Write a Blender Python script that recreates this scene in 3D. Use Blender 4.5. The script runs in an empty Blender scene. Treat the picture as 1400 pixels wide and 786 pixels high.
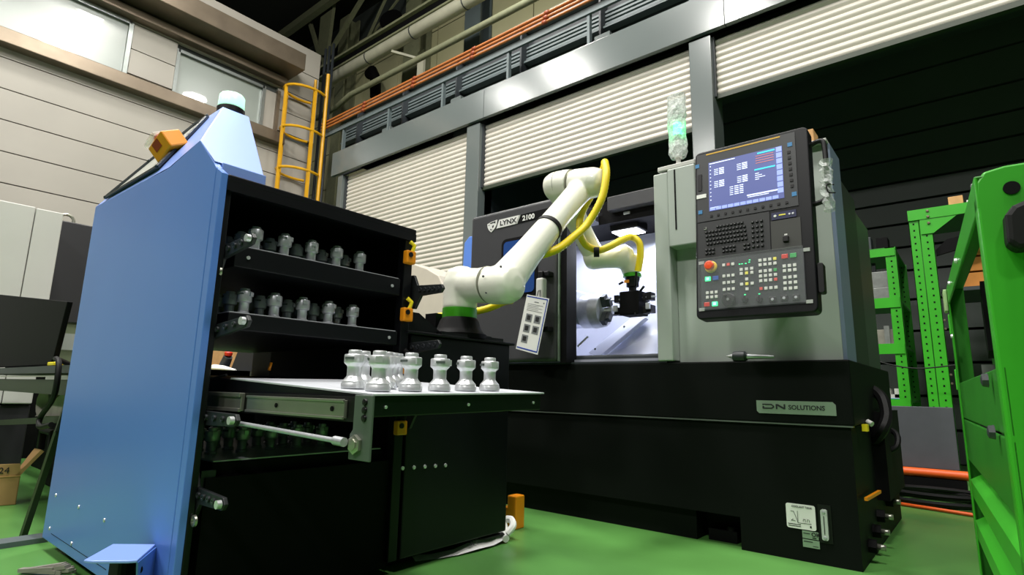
import bpy, bmesh, math, random
from mathutils import Vector, Matrix
random.seed(7)
PI = math.pi
SC = bpy.context.scene
COL = SC.collection

# ------------------------------------------------------------------ camera
YAW, PIT, ROL = .690728, .180745, .020545
fw = Vector((-math.sin(YAW)*math.cos(PIT), math.cos(YAW)*math.cos(PIT), math.sin(PIT)))
rt = fw.cross(Vector((0, 0, 1))).normalized(); up = rt.cross(fw)
r2 = rt*math.cos(ROL)+up*math.sin(ROL); u2 = up*math.cos(ROL)-rt*math.sin(ROL)
cam = bpy.data.cameras.new('camera'); camo = bpy.data.objects.new('camera', cam); COL.objects.link(camo)
cam.sensor_width = 36; cam.lens = 36*774.5/1400; cam.clip_start = .05; cam.clip_end = 200
m = Matrix((r2, u2, -fw)).transposed().to_4x4(); m.translation = (0, 0, .66); camo.matrix_world = m
SC.camera = camo

# ------------------------------------------------------------------ world, exposure, hall and fill lights
SC.view_settings.view_transform = 'Standard'; SC.view_settings.look = 'None'
SC.view_settings.gamma = 1; SC.view_settings.use_curve_mapping = False
SC.view_settings.exposure = .35
w = bpy.data.worlds.new('world'); SC.world = w; w.use_nodes = True
w.node_tree.nodes['Background'].inputs[0].default_value = (.80, .88, .92, 1)
w.node_tree.nodes['Background'].inputs[1].default_value = .022
LAMPS = [(-3.7, 2.5, 9, 230), (-4.87, 5.15, 8.3, 60), (-9.3, -.1, 9, 140), (-7.4, .1, 9, 200), (-3.3, -.5, 9, 300), (.6, .4, 9, 300), (3.5, 1.5, 9, 220), (-6, -6, 8.5, 260), (-1.5, -6.5, 8.5, 300), (3, -6, 8.5, 230)]  # last entries, behind the camera, are fills added to lighten facing sides
for i, (x, y, z, p) in enumerate(LAMPS):
    l = bpy.data.lights.new('bay_or_fill_light', 'AREA'); l.shape = 'DISK'; l.size = .9 if p > 70 else .55; l.energy = p; l.color = (1, .98, .93)
    o = bpy.data.objects.new('bay_or_fill_light', l); o.location = (x, y, z-.36); COL.objects.link(o)
for x, y, z in ((-6.5, 2.5, 8.3), (-1.5, 2.0, 8.3)):      # invented point fills, added to brighten the upper walls
    l = bpy.data.lights.new('wall_fill_light', 'POINT'); l.shadow_soft_size = .3; l.energy = 230; l.color = (1, .98, .90)
    o = bpy.data.objects.new('wall_fill_light', l); o.location = (x, y, z); COL.objects.link(o)

# ------------------------------------------------------------------ materials
def lin(c):
    c = c.lstrip('#'); v = [int(c[i:i+2], 16)/255 for i in (0, 2, 4)]
    return [x/12.92 if x <= .04045 else ((x+.055)/1.055)**2.4 for x in v]+[1]
MATS = {}
def mat(name, col, rough=.5, metal=0, noise=.06, scale=12, bump=0, bscale=60, coat=0, emit=0, alpha=1, trans=0, spec=.5, stain=None):
    if name in MATS: return MATS[name]
    M = bpy.data.materials.new(name); M.use_nodes = True; nt = M.node_tree; N = nt.nodes; L = nt.links
    b = N['Principled BSDF']; c = lin(col)
    b.inputs['Roughness'].default_value = rough; b.inputs['Metallic'].default_value = metal
    b.inputs['Coat Weight'].default_value = coat; b.inputs['Specular IOR Level'].default_value = spec
    b.inputs['Base Color'].default_value = c
    if noise or stain:
        tc = N.new('ShaderNodeTexCoord'); nz = N.new('ShaderNodeTexNoise'); nz.inputs['Scale'].default_value = scale; nz.inputs['Detail'].default_value = 4
        L.new(tc.outputs['Object'], nz.inputs['Vector'])
        mr = N.new('ShaderNodeMapRange'); mr.inputs[1].default_value = .3; mr.inputs[2].default_value = .7
        mr.inputs[3].default_value = 1-noise; mr.inputs[4].default_value = 1+noise
        L.new(nz.outputs[0], mr.inputs[0])
        hs = N.new('ShaderNodeHueSaturation'); hs.inputs['Color'].default_value = c
        L.new(mr.outputs[0], hs.inputs['Value'])
        out = hs.outputs[0]
        if stain:
            n2 = N.new('ShaderNodeTexNoise'); n2.inputs['Scale'].default_value = stain[1]; n2.inputs['Detail'].default_value = 7
            L.new(tc.outputs['Object'], n2.inputs['Vector'])
            rp = N.new('ShaderNodeMapRange'); rp.inputs[1].default_value = .5; rp.inputs[2].default_value = .68; rp.inputs[4].default_value = stain[2]
            L.new(n2.outputs[0], rp.inputs[0])
            mx = N.new('ShaderNodeMix'); mx.data_type = 'RGBA'; mx.inputs[7].default_value = lin(stain[0])
            L.new(rp.outputs[0], mx.inputs[0]); L.new(out, mx.inputs[6]); out = mx.outputs[2]
        L.new(out, b.inputs['Base Color'])
    if bump:
        tc = N.new('ShaderNodeTexCoord'); n3 = N.new('ShaderNodeTexNoise'); n3.inputs['Scale'].default_value = bscale; n3.inputs['Detail'].default_value = 3
        bp = N.new('ShaderNodeBump'); bp.inputs['Strength'].default_value = bump; bp.inputs['Distance'].default_value = .004
        L.new(tc.outputs['Object'], n3.inputs['Vector']); L.new(n3.outputs[0], bp.inputs['Height']); L.new(bp.outputs[0], b.inputs['Normal'])
    if emit:
        b.inputs['Emission Color'].default_value = c; b.inputs['Emission Strength'].default_value = emit
    if trans:
        b.inputs['Transmission Weight'].default_value = trans
    b.inputs['Alpha'].default_value = alpha
    MATS[name] = M; return M

floor_m = mat('green floor paint', '#558a44', .34, scale=1.3, noise=.16, stain=('#40732f', .9, .6), bump=.08, bscale=9)
clad = mat('beige cladding', '#a09b92', .55, noise=.04, scale=1.5)
cladup = mat('olive beige wall board', '#bdb992', .8, noise=.08, scale=1.0, stain=('#a09d76', .5, .5))
dclad = mat('dark wall cladding', '#3a3f3d', .6, noise=.08, scale=2)
brown = mat('brown metal flashing', '#75695a', .35, metal=.6, noise=.15, scale=3)
alum = mat('aluminium frame', '#8a8f8c', .35, metal=.8)
wglass = mat('dim window glass', '#8d958f', .30, spec=1.0, noise=.04, scale=.6, coat=.6)
fascia = mat('grey painted steel', '#5f6665', .2, noise=.04, scale=1.2, spec=.6)
slat_m = mat('shutter slat enamel', '#c9c3b8', .32, noise=.03, scale=2)
dsteel = mat('dark grey steel', '#2f3438', .5, noise=.1, scale=3)
dsteel2 = mat('blue grey steel rail', '#5c6769', .5, noise=.1, scale=3)
black = mat('black powder coat', '#060607', .45, noise=0, spec=.35)
black2 = mat('black satin metal', '#07080c', .42, noise=0, spec=.3)
blackv = mat('matte black', '#030304', .7, noise=0, spec=.15)
rubber = mat('black rubber', '#080809', .6, noise=0, spec=.25)
roof_m = mat('dark roof sheet', '#1c1d16', .8, noise=.1)
truss_m = mat('olive roof steel', '#7b7d62', .6, noise=.1)
pipe_m = mat('whitewashed pipe', '#a9a794', .5, noise=.12, scale=3)
orange_m = mat('orange conduit', '#a8632c', .45, noise=.12, scale=4)
ored_m = mat('red orange clamp', '#8f4220', .5)
yellow_m = mat('yellow ladder paint', '#d19a10', .4, noise=.1, scale=5)
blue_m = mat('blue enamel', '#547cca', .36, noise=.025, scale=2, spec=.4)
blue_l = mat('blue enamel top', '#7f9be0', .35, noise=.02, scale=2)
hazard = mat('orange plastic', '#e08a12', .35, noise=.03)
steel = mat('machined steel', '#d6d8da', .36, metal=.62, noise=.06, scale=60, bump=.04, bscale=200)
steel_d = mat('dark machined steel', '#b9bbc0', .38, metal=.6, noise=.1, scale=40)
zinc = mat('zinc plated rail', '#a8a99c', .3, metal=.8, noise=.05, scale=20)
sheetm = mat('white tray sheet', '#b9bcc2', .45, noise=.05, scale=20)
rob_m = mat('off white robot shell', '#e2e2d4', .32, noise=.015, coat=.2)
ring_m = mat('green status ring', '#3f9a1c', .35, noise=0)
hose_m = mat('yellow hose', '#e0c60c', .45, noise=.03, bump=.2, bscale=150)
door_m = mat('charcoal door enamel', '#3d3d40', .42, noise=.04, scale=30)
base_m = mat('black green base enamel', '#060a07', .6, noise=.1, scale=3, spec=.12)
lgrey = mat('pale grey machine enamel', '#a2aaa3', .4, noise=.03, scale=2)
lside = mat('blue grey machine side', '#6d7b90', .45, noise=.04, scale=2)
inter = mat('interior stainless', '#b9bccb', .3, metal=.35, noise=.02)
silver = mat('silver plate', '#8fa08f', .35, metal=.4, noise=.02)
white = mat('white paper', '#e0e0dc', .6, noise=0)
whiteb = mat('white key cap', '#cfcfca', .5, noise=0)
ink = mat('black print', '#16181a', .7, noise=0)
inkg = mat('grey print', '#777a7c', .7, noise=0)
inkb = mat('blue print', '#1f3fa0', .6, noise=0)
panelf = mat('control panel face', '#26282a', .4, noise=.02)
panelg = mat('operator keypad face', '#343639', .3, noise=.02)
redp = mat('red button plastic', '#c62410', .35, noise=0)
redk = mat('red key', '#d2453a', .5, noise=0)
yelk = mat('yellow key', '#e6d84a', .5, noise=0)
bluek = mat('blue key', '#2456b8', .4, noise=0)
bluec = mat('blue corner tab', '#2f74a8', .5, noise=0)
grn_led = mat('lit green key', '#35f08a', .4, noise=0, emit=1.6)
grnk = mat('green key', '#1f9a48', .4, noise=0)
scr_m = mat('lit screen', '#4c5488', .3, noise=.02, emit=.55)
scr_w = mat('screen print', '#c9d2f2', .4, noise=0, emit=.8)
scr_b = mat('screen soft key', '#8291d6', .4, noise=0, emit=.75)
scr_c = mat('screen cyan bar', '#2fc2d6', .4, noise=0, emit=.8)
scr_r = mat('screen red meter', '#b06a68', .4, noise=0, emit=.6)
lamp_m = mat('lamp lens', '#f4f6ff', .4, noise=0, emit=9)
beac_m = mat('beacon lens', '#b4f2d6', .3, noise=0, emit=.75)
beac_g = mat('green lamp core', '#12e884', .3, noise=0, emit=16)
wrap_m = mat('crinkled clear wrap', '#d4dad6', .15, noise=.3, scale=60, bump=1.0, bscale=90, alpha=.42)
wrap_s = mat('silvery bubble wrap', '#c9cfcb', .25, noise=.35, scale=90, bump=1.0, bscale=140, alpha=.75)
clear_m = mat('clear acrylic', '#dfe4e2', .08, noise=0, alpha=.35)
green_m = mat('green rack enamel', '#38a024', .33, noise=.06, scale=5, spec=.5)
green_d = mat('shaded green rack enamel', '#2a7a1e', .4, noise=.1, scale=5)  # rack green again, darkened for the shade on rear and inner parts
card = mat('cardboard', '#b08a5a', .8, noise=.06, scale=14)
card2 = mat('orange cardboard', '#b9772f', .75, noise=.08)
wood = mat('pale timber', '#c99a62', .7, noise=.12, scale=20)
cloth = mat('grey rubble cloth', '#7d7a70', .85, noise=.2)
cab_w = mat('white cabinet enamel', '#b9b9b4', .45, noise=.03, scale=2)
cab_d = mat('charcoal cabinet enamel', '#242427', .5, noise=.04)
cream = mat('cream cabinet enamel', '#c0b9aa', .5, noise=.03)
yelp = mat('bright yellow plastic', '#e2cf12', .5, noise=.02)
khaki = mat('olive sheet', '#5d6650', .4, noise=.1)
boardm = mat('slate grey board', '#4a4c52', .7, noise=.06)
cast = mat('cast grey metal', '#7a7d7a', .45, metal=.4, noise=.15, scale=20)
olivef = mat('olive dark metal', '#2a3422', .5, noise=.1)

# ------------------------------------------------------------------ mesh builder
class MB:
    def __init__(s): s.v = []; s.f = []; s.mi = []; s.sm = []; s.cur = 0
    def add(s, vs, fs, smooth=False):
        n = len(s.v); s.v += [tuple(v) for v in vs]
        for f in fs: s.f.append([i+n for i in f]); s.mi.append(s.cur); s.sm.append(smooth)
        return s
    def mat(s, i): s.cur = i; return s
    def box(s, x0, x1, y0, y1, z0, z1):
        vs = [(x, y, z) for x in (x0, x1) for y in (y0, y1) for z in (z0, z1)]
        return s.add(vs, [(0, 1, 3, 2), (4, 6, 7, 5), (0, 4, 5, 1), (2, 3, 7, 6), (0, 2, 6, 4), (1, 5, 7, 3)])
    def bar(s, a, b, w, h, upv=(0, 0, 1)):
        a = Vector(a); b = Vector(b); d = (b-a).normalized(); u = Vector(upv)
        if abs(d.dot(u)) > .98: u = Vector((1, 0, 0))
        r = d.cross(u).normalized(); u = r.cross(d)
        vs = [p+r*i*w/2+u*j*h/2 for p in (a, b) for i in (-1, 1) for j in (-1, 1)]
        return s.add(vs, [(0, 1, 3, 2), (4, 6, 7, 5), (0, 4, 5, 1), (2, 3, 7, 6), (0, 2, 6, 4), (1, 5, 7, 3)])
    def cyl(s, a, b, r0, r1=None, n=16, caps=True):
        return s.sweep([a, b], [r0, r0 if r1 is None else r1], n, caps)
    def sweep(s, pts, rad, n=12, caps=True, closed=False):
        P = [Vector(p) for p in pts]
        if not isinstance(rad, (list, tuple)): rad = [rad]*len(P)
        vs = []; pr = None
        for i, p in enumerate(P):
            if closed: t = P[(i+1) % len(P)]-P[i-1]
            else: t = P[min(i+1, len(P)-1)]-P[max(i-1, 0)]
            t.normalize()
            if pr is None:
                q = Vector((0, 0, 1)) if abs(t.z) < .9 else Vector((1, 0, 0)); pr = t.cross(q).normalized()
            pr = (pr-t*pr.dot(t)).normalized(); q = t.cross(pr)
            vs += [p+(pr*math.cos(2*PI*k/n)+q*math.sin(2*PI*k/n))*rad[i] for k in range(n)]
        fs = []; m = len(P)
        for i in range(m if closed else m-1):
            j = (i+1) % m
            for k in range(n): k2 = (k+1) % n; fs.append((i*n+k, i*n+k2, j*n+k2, j*n+k))
        s.add(vs, fs, n > 6)
        if caps and not closed:
            b = len(s.v)-m*n
            s.f.append([b+k for k in range(n)][::-1]); s.mi.append(s.cur); s.sm.append(False)
            s.f.append([b+(m-1)*n+k for k in range(n)]); s.mi.append(s.cur); s.sm.append(False)
        return s
    def lathe(s, prof, o=(0, 0, 0), ax=(0, 0, 1), n=20):
        ax = Vector(ax).normalized(); o = Vector(o)
        q = Vector((1, 0, 0)) if abs(ax.x) < .9 else Vector((0, 1, 0)); a = ax.cross(q).normalized(); b = ax.cross(a)
        vs = []
        for r, z in prof: vs += [o+ax*z+(a*math.cos(2*PI*k/n)+b*math.sin(2*PI*k/n))*r for k in range(n)]
        fs = []
        for i in range(len(prof)-1):
            for k in range(n): k2 = (k+1) % n; fs.append((i*n+k, i*n+k2, (i+1)*n+k2, (i+1)*n+k))
        s.add(vs, fs, True); bq = len(s.v)-len(prof)*n
        s.f.append([bq+k for k in range(n)][::-1]); s.mi.append(s.cur); s.sm.append(False)
        s.f.append([bq+(len(prof)-1)*n+k for k in range(n)]); s.mi.append(s.cur); s.sm.append(False)
        return s
    def prism(s, poly, axis, a, b):
        def P(p, t):
            if axis == 'x': return (t, p[0], p[1])
            if axis == 'y': return (p[0], t, p[1])
            return (p[0], p[1], t)
        n = len(poly)
        return s.add([P(p, a) for p in poly]+[P(p, b) for p in poly],
                     [list(range(n))[::-1], list(range(n, 2*n))]+[(i, (i+1) % n, n+(i+1) % n, n+i) for i in range(n)])
    def xf(s, M): s.v = [tuple(M @ Vector(v)) for v in s.v]; return s
    def build(s, name, mats, parent=None, bevel=0, loc=None, remesh=0, smooth=None, seg=2):
        me = bpy.data.meshes.new(name); me.from_pydata(s.v, [], s.f)
        mats = mats if isinstance(mats, (list, tuple)) else [mats]
        for q in mats: me.materials.append(q)
        me.polygons.foreach_set('material_index', s.mi); me.polygons.foreach_set('use_smooth', s.sm); me.update()
        bm = bmesh.new(); bm.from_mesh(me); bmesh.ops.recalc_face_normals(bm, faces=bm.faces)
        for e in bm.edges:
            if len(e.link_faces) == 2 and e.calc_face_angle(0) > .7: e.smooth = False
        bm.to_mesh(me); bm.free()
        o = bpy.data.objects.new(name, me); COL.objects.link(o)
        if parent: o.parent = parent
        if loc: o.location = loc
        if remesh:
            r = o.modifiers.new('r', 'REMESH'); r.mode = 'VOXEL'; r.voxel_size = remesh; r.use_smooth_shade = True
            sm = o.modifiers.new('s', 'SMOOTH'); sm.iterations = smooth or 8; sm.factor = .5
        if bevel:
            bv = o.modifiers.new('b', 'BEVEL'); bv.width = bevel; bv.segments = seg; bv.limit_method = 'ANGLE'; bv.angle_limit = .6
        return o

def tag(o, label=None, cat=None, group=None, kind=None):
    if label: o['label'] = label
    if cat: o['category'] = cat
    if group: o['group'] = group
    if kind: o['kind'] = kind
    return o
def thing(name, label, cat, loc=(0, 0, 0), rz=0, group=None, kind=None):
    o = bpy.data.objects.new(name, None); COL.objects.link(o); o.empty_display_size = .1
    o.location = loc; o.rotation_euler = (0, 0, rz); return tag(o, label, cat, group, kind)
def copy_of(o, parent=None, loc=None):
    c = o.copy(); COL.objects.link(c); c.parent = parent
    if loc is not None: c.location = loc
    return c
def B(name, m_, p, *b, bevel=0, kind=None):
    o = MB().box(*b).build(name, m_, p, bevel)
    if kind: tag(o, None, None, None, kind)
    return o
def struct(o, label, cat='structure'): return tag(o, label, cat, None, 'structure')
def S(name, label, cat, loc=(0, 0, 0)): return thing(name, label, cat, loc, 0, None, 'structure')
def text(body, size, M, m_, parent, name='lettering', bold=.0, sx=1, align='LEFT', ext=.0006):
    c = bpy.data.curves.new(name, 'FONT'); c.body = body; c.size = size; c.extrude = ext; c.offset = bold; c.align_x = align; c.resolution_u = 3
    t = bpy.data.objects.new(name, c); me = bpy.data.meshes.new_from_object(t); bpy.data.objects.remove(t)
    me.transform(M @ Matrix.Diagonal((sx, 1, 1, 1))); me.materials.clear(); me.materials.append(m_)
    o = bpy.data.objects.new(name, me); COL.objects.link(o); o.parent = parent; return o
def frontM(x, y, z, shear=0):      # text plane facing the camera side (-Y), baseline along +X
    return Matrix.Translation((x, y, z)) @ Matrix.Rotation(PI/2, 4, 'X')
def rrect(x0, x1, z0, z1, r, n=4):
    out = []
    for cx, cz, a in ((x1-r, z1-r, 0), (x0+r, z1-r, PI/2), (x0+r, z0+r, PI), (x1-r, z0+r, 3*PI/2)):
        for k in range(n+1):
            t = a+PI/2*k/n; out.append((cx+r*math.cos(t), cz+r*math.sin(t)))
    return out

def catm(P, n=6):
    P = [Vector(p) for p in P]; out = []
    for i in range(len(P)-1):
        p0, p1, p2, p3 = P[max(i-1, 0)], P[i], P[i+1], P[min(i+2, len(P)-1)]
        for k in range(n):
            t = k/n; out.append(.5*((2*p1)+(p2-p0)*t+(2*p0-5*p1+4*p2-p3)*t*t+(3*p1-p0-3*p2+p3)*t**3))
    return out+[P[-1]]

# ================================================================== THE HALL
struct(MB().box(-20, 5, -4, 12, -.2, 0).build('floor', floor_m), 'green painted concrete floor with scuffs and stains under all machines', 'floor')
# left wall: beige cladding courses
wl = S('wall_left', 'beige panelled wall at the left with two high windows', 'wall')
B('wall_core', dclad, wl, -10.3, -9.96, -2, 5.66, 0, 7.36)
zs = [0, .40, .835, 1.27, 1.70, 2.135, 2.57, 3.0, 3.27-.0, 3.70, 4.135, 4.568, 5.0]
zs = [3.27-.433*k for k in range(8, 0, -1)]+[3.27, 3.70, 4.135, 4.568, 5.0]
zs = [max(z, 0) for z in zs]
for a, b in zip(zs[:-1], zs[1:]):
    if b-a > .05: B('cladding_panel', clad, wl, -9.96, -9.90, -2, 5.64, a+.008, b-.008)
W1 = (.55, 2.36, 5.38, 6.28); W2 = (3.06, 4.55, 5.38, 6.17)
up_z = [5.0, 5.45, 5.87, 6.30, 6.84, 7.40]
spans = [(-2, .55), (2.40, 3.04), (4.82, 5.64)]
for a, b in zip(up_z[:-1], up_z[1:]):
    if b <= 5.46:
        B('cladding_panel', clad, wl, -9.96, -9.90, -2, 5.64, a+.008, 5.34)
    elif b > 6.31: B('cladding_panel', clad, wl, -9.96, -9.90, -2, 5.64, a+.008, b-.008)
    else:
        for s0, s1 in spans: B('cladding_panel', clad, wl, -9.96, -9.90, s0, s1, a+.008, b-.008)
for nm, (y0, y1, z0, z1), lb in (('window_1', W1, 'larger high window at the far left with a lamp reflected in it'), ('window_2', W2, 'smaller high window behind the round green beacon')):
    t = S(nm, lb, 'window')
    B('pane', wglass, t, -9.955, -9.94, y0, y1, z0, z1)
    MB().box(-9.96, -9.88, y0-.02, y0+.03, z0-.03, z1+.03).box(-9.96, -9.88, y1-.03, y1+.03, z0-.03, z1+.03).box(-9.96, -9.88, y0, y1, z0-.03, z0+.02).box(-9.96, -9.88, y0, y1, z1-.02, z1+.03).build('window_frame', alum, t)
    if nm == 'window_2':
        B('side_board', clad, t, -9.955, -9.92, 4.58, 4.80, z0, z1); B('side_trim', brown, t, -9.96, -9.86, 4.80, 4.86, z0-.05, z1+.05)
struct(MB().box(-9.9, -9.70, -2, 4.95, 5.13, 5.34).build('trim_1', brown, bevel=.01), 'brown metal ledge running under the two high windows', 'ledge')
struct(MB().box(-9.9, -9.30, -2, 5.0, 6.52, 6.85).box(-9.9, -9.72, -2, 4.9, 6.33, 6.46).build('trim_2', brown, bevel=.01), 'deep brown metal canopy over the high windows', 'canopy')
# back of the hall
wb = S('wall_back', 'olive beige board wall high behind the pipes', 'wall')
B('wall_core', dclad, wb, -16, 4, 8.06, 8.2, 4.6, 10.8)
xs = [-14.6, -13.2, -11.8, -10.4, -9.0, -7.6, -6.2, -4.8, -3.4, -2.0]
zz = [4.9, 5.9, 6.9, 7.9, 8.9, 9.9]
for a, b in zip(xs[:-1], xs[1:]):
    for c, d in zip(zz[:-1], zz[1:]): B('wall_panel', cladup, wb, a+.012, b-.012, 8.0, 8.06, c+.012, d-.012)
for x0, x1, mm in ((-9.75, -9.2, truss_m), (-7.75, -7.3, dsteel2), (-12.55, -12.15, truss_m), (-4.9, -4.5, dsteel2)):
    MB().box(x0, x1, 7.62, 7.66, 4.6, 10.5).box(x0, x1, 7.95, 7.99, 4.6, 10.5).box((x0+x1)/2-.02, (x0+x1)/2+.02, 7.66, 7.95, 4.6, 10.5).build('wall_column', mm, wb)
struct(MB().box(-20, 5, -4, 12, 10.8, 10.9).build('ceiling', roof_m), 'dark roof sheeting above the hall', 'ceiling')
tr = thing('roof_truss', 'pale steel roof truss at the top beside the left wall', 'truss')
pts = [((-17, 5.2, 10.6), (-3, 5.2, 10.6), .14), ((-17, 6.9, 9.6), (-12.2, 6.9, 9.6), .08)]
MB().bar((-18, 7.0, 10.5), (-2, 7.0, 10.5), .16, .2).build('top_chord', truss_m, tr)
for a, b, w_ in (((-13.4, 7.2, 10.6), (-12.35, 7.2, 8.6), .09), ((-12.35, 7.2, 8.6), (-12.2, 7.2, 10.6), .06), ((-12.6, 7.2, 8.9), (-10.2, 7.2, 10.7), .09), ((-10.6, 7.2, 8.9), (-9.2, 7.2, 10.7), .05), ((-12.2, 7.3, 8.2), (-8.1, 7.3, 10.4), .04)):
    MB().bar(a, b, w_, w_).build('web_member', truss_m, tr)
MB().prism([(-12.75, 10.4), (-12.2, 10.4), (-12.3, 9.1), (-12.75, 9.3)], 'y', 7.15, 7.2).build('gusset_plate', truss_m, tr)
# dark cladding behind the open shutters
wr = S('wall_right', 'dark ribbed wall seen through the open shutter on the right', 'wall')
B('wall_core', blackv, wr, -6, 5, 7.68, 7.8, 0, 5.0)
zd = [0, .35, .7, 1.05, 1.4, 1.75, 2.08, 2.35, 2.62, 2.88, 3.12, 3.40, 3.68, 4.0, 4.42, 4.9]
for a, b in zip(zd[:-1], zd[1:]): B('cladding_panel', dclad, wr, -5.6, 4.5, 7.60, 7.68, a+.014, b-.014)
B('lintel_channel', dsteel, wr, -6, 5, 7.0, 7.2, 4.5, 4.62)
struct(MB().box(-6.0, -5.3, 5.75, 7.7, 0, 5).build('wall_side', dsteel), 'dark partition inside the middle opening', 'wall')
struct(MB().box(-8.9, 5, 5.8, 7.9, 4.85, 4.95).build('ceiling_store', blackv), 'dark soffit of the store room behind the shutters', 'ceiling')
# fascia beam and posts
fz = S('trim_3', 'long grey steel fascia beam above the roller shutters', 'beam')
for a, b in ((-9.04, -5.2), (-5.195, -1.75), (-1.745, 2.2), (2.205, 5)): B('fascia_plate', fascia, fz, a, b, 5.56, 5.62, 4.53, 4.985, bevel=.004)
B('top_flange', fascia, fz, -9.04, 5, 5.6, 5.86, 4.96, 4.985)
for nm, x0, x1, lb in (('trim_4', -8.86, -8.72, 'narrow grey post left of the lowered shutter'), ('trim_5', -5.56, -5.30, 'grey post between the lowered and half raised shutters'), ('trim_6', -2.16, -1.92, 'grey post behind the wrapped signal tower')):
    struct(MB().box(x0, x1, 5.60, 5.9, 0, 4.5).build(nm, fascia, bevel=.006), lb, 'post')
# roller shutters, slat by slat
def slat_mesh(x0, x1):
    H = .074; prof = []
    for k in range(7):
        t = k/6; prof.append((-.016*math.sin(PI*t), .006+t*(H-.012)))
    prof = [(0.004, 0), (0.0, .006)]+prof[1:-1]+[(0.0, H-.006), (.004, H)]
    mb = MB(); vs = [(x, p[0], p[1]) for x in (x0, x1) for p in prof]; n = len(prof)
    mb.add(vs, [(i, i+1, n+i+1, n+i) for i in range(n-1)], True)
    return mb.build('slat', slat_m)
for nm, x0, x1, zb, lb in (('door_1', -8.72, -5.56, 0, 'fully lowered white slatted roller shutter on the left'), ('door_2', -5.30, -2.16, 3.52, 'half raised white roller shutter in the middle above the robot'), ('door_3', -1.92, 4.6, 3.80, 'raised white roller shutter at the upper right')):
    t = S(nm, lb, 'shutter'); z = 4.50; first = None
    while z-.074 > zb-.01:
        z -= .074
        if first is None: first = slat_mesh(x0, x1); first.parent = t; first.location = (0, 5.72, z)
        else: copy_of(first, t, (0, 5.72, z))
    if zb: B('bottom_rail', olivef, t, x0, x1, 5.69, 5.75, z-.05, z)
    B('guide_rail', dsteel, t, x0-.02, x0+.02, 5.66, 5.78, zb, 4.5); B('guide_rail', dsteel, t, x1-.02, x1+.02, 5.66, 5.78, zb, 4.5)
# mezzanine edge: dark girder with ribs, stiffeners
mz = S('trim_7', 'dark ribbed girder running between fascia beam and orange conduits', 'girder')
B('web_plate', dsteel, mz, -9.6, 5, 6.12, 6.16, 4.85, 6.0)
for z in (5.54, 5.60, 5.66, 5.72): B('rib', dsteel2, mz, -9.5, 5, 6.06, 6.12, z, z+.03)
B('foot_angle', dsteel2, mz, -9.5, 5, 6.0, 6.12, 5.46, 5.49)
B('top_rail', dsteel2, mz, -9.6, 5, 5.62, 5.66, 5.46, 5.55); B('deck_edge', dsteel2, mz, -9.6, 5, 6.0, 6.16, 6.0, 6.04)
x = -8.9
while x < 4: B('stiffener', dsteel, mz, x, x+.03, 5.94, 6.12, 4.99, 6.0); B('post_stub', dsteel2, mz, x, x+.04, 5.64, 5.70, 4.985, 5.5); x += 1.35
for x in (-7.7, -6.0, -3.4): B('bracket', fascia, mz, x, x+.22, 5.66, 5.84, 4.98, 5.12)
for i, (z, y) in enumerate(((5.585, 5.56), (5.65, 5.56), (5.715, 5.56))):
    t = thing('cable_conduit', ('lowest', 'middle', 'uppermost')[i]+' of the three orange conduits along the girder', 'conduit')
    MB().cyl((-9.5, y, z), (4.5, y, z), .021, n=10).build('tube', orange_m, t)
    x = -8.2+i*.02
    while x < 4:
        MB().cyl((x, y, z), (x+.07, y, z), .030, n=8).build('clamp', ored_m, t); x += 1.35
def pipe(name, label, pts, r, m_, cat='pipe', n=12, joints=0):
    t = thing(name, label, cat); MB().sweep(pts, r, n).build('tube', m_, t)
    if joints:
        a = Vector(pts[0]); b = Vector(pts[-1])
        for k in range(1, joints): c = a.lerp(b, k/joints); d = (b-a).normalized()*.012; MB().cyl(c-d, c+d, r*1.05, n=n).build('joint_band', dsteel, t)
    return t
pipe('large_pipe', 'thick whitewashed pipe high along the back wall', [(-10.9, 6.5, 7.60), (2, 6.5, 7.60)], .13, pipe_m, joints=9)
pipe('grey_pipe', 'thin grey pipe below the thick whitewashed pipe', [(-11.2, 6.4, 6.70), (-10.4, 6.4, 6.72), (-9.9, 6.4, 6.85), (2, 6.4, 6.85)], .06, truss_m)
pipe('grey_pipe', 'second thin pipe tucked just under the grey pipe', [(-10.4, 6.6, 6.60), (2, 6.6, 6.74)], .035, pipe_m)
pipe('handrail_cable', 'upper thin dark line strung across the beige back wall', [(-11.2, 7.4, 6.78), (2, 7.4, 6.86)], .02, olivef, 'cable', 6)
pipe('handrail_cable', 'lower thin dark line strung across the beige back wall', [(-11.2, 7.4, 6.38), (2, 7.4, 6.5)], .018, olivef, 'cable', 6)
cr = thing('crane_runway', 'dark olive crane rail above the thick white pipe', 'beam')
B('web', blackv, cr, -11.4, 3, 6.46, 6.5, 7.78, 7.95); B('flange', truss_m, cr, -11.4, 3, 6.38, 6.6, 7.95, 8.0); B('flange', truss_m, cr, -11.4, 3, 6.42, 6.56, 7.74, 7.78)
for x in (-8.35, -3.9):
    t = thing('pipe_bracket', ('white hanger carrying the pipes left of the dark wall column' if x < -5 else 'white hanger carrying the pipes near the top middle'), 'bracket')
    MB().box(x, x+.18, 6.9, 6.96, 5.7, 7.5).build('upright', pipe_m, t); MB().bar((x+.09, 6.9, 7.3), (x-.35, 6.5, 7.45), .05, .05).build('brace', pipe_m, t)
pipe('duct_elbow', 'short dark curved duct on the beige wall under the thick pipe', [(-11.0, 7.6, 8.3), (-10.75, 7.5, 8.25), (-10.6, 7.5, 8.0), (-10.55, 7.5, 7.5)], .13, blackv, 'duct')
pipe('duct_elbow', 'dark round duct outlet on the beige wall above the crane rail', [(-9.9, 7.5, 9.0), (-9.75, 7.2, 9.05)], .28, blackv, 'duct', 16)
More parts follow.
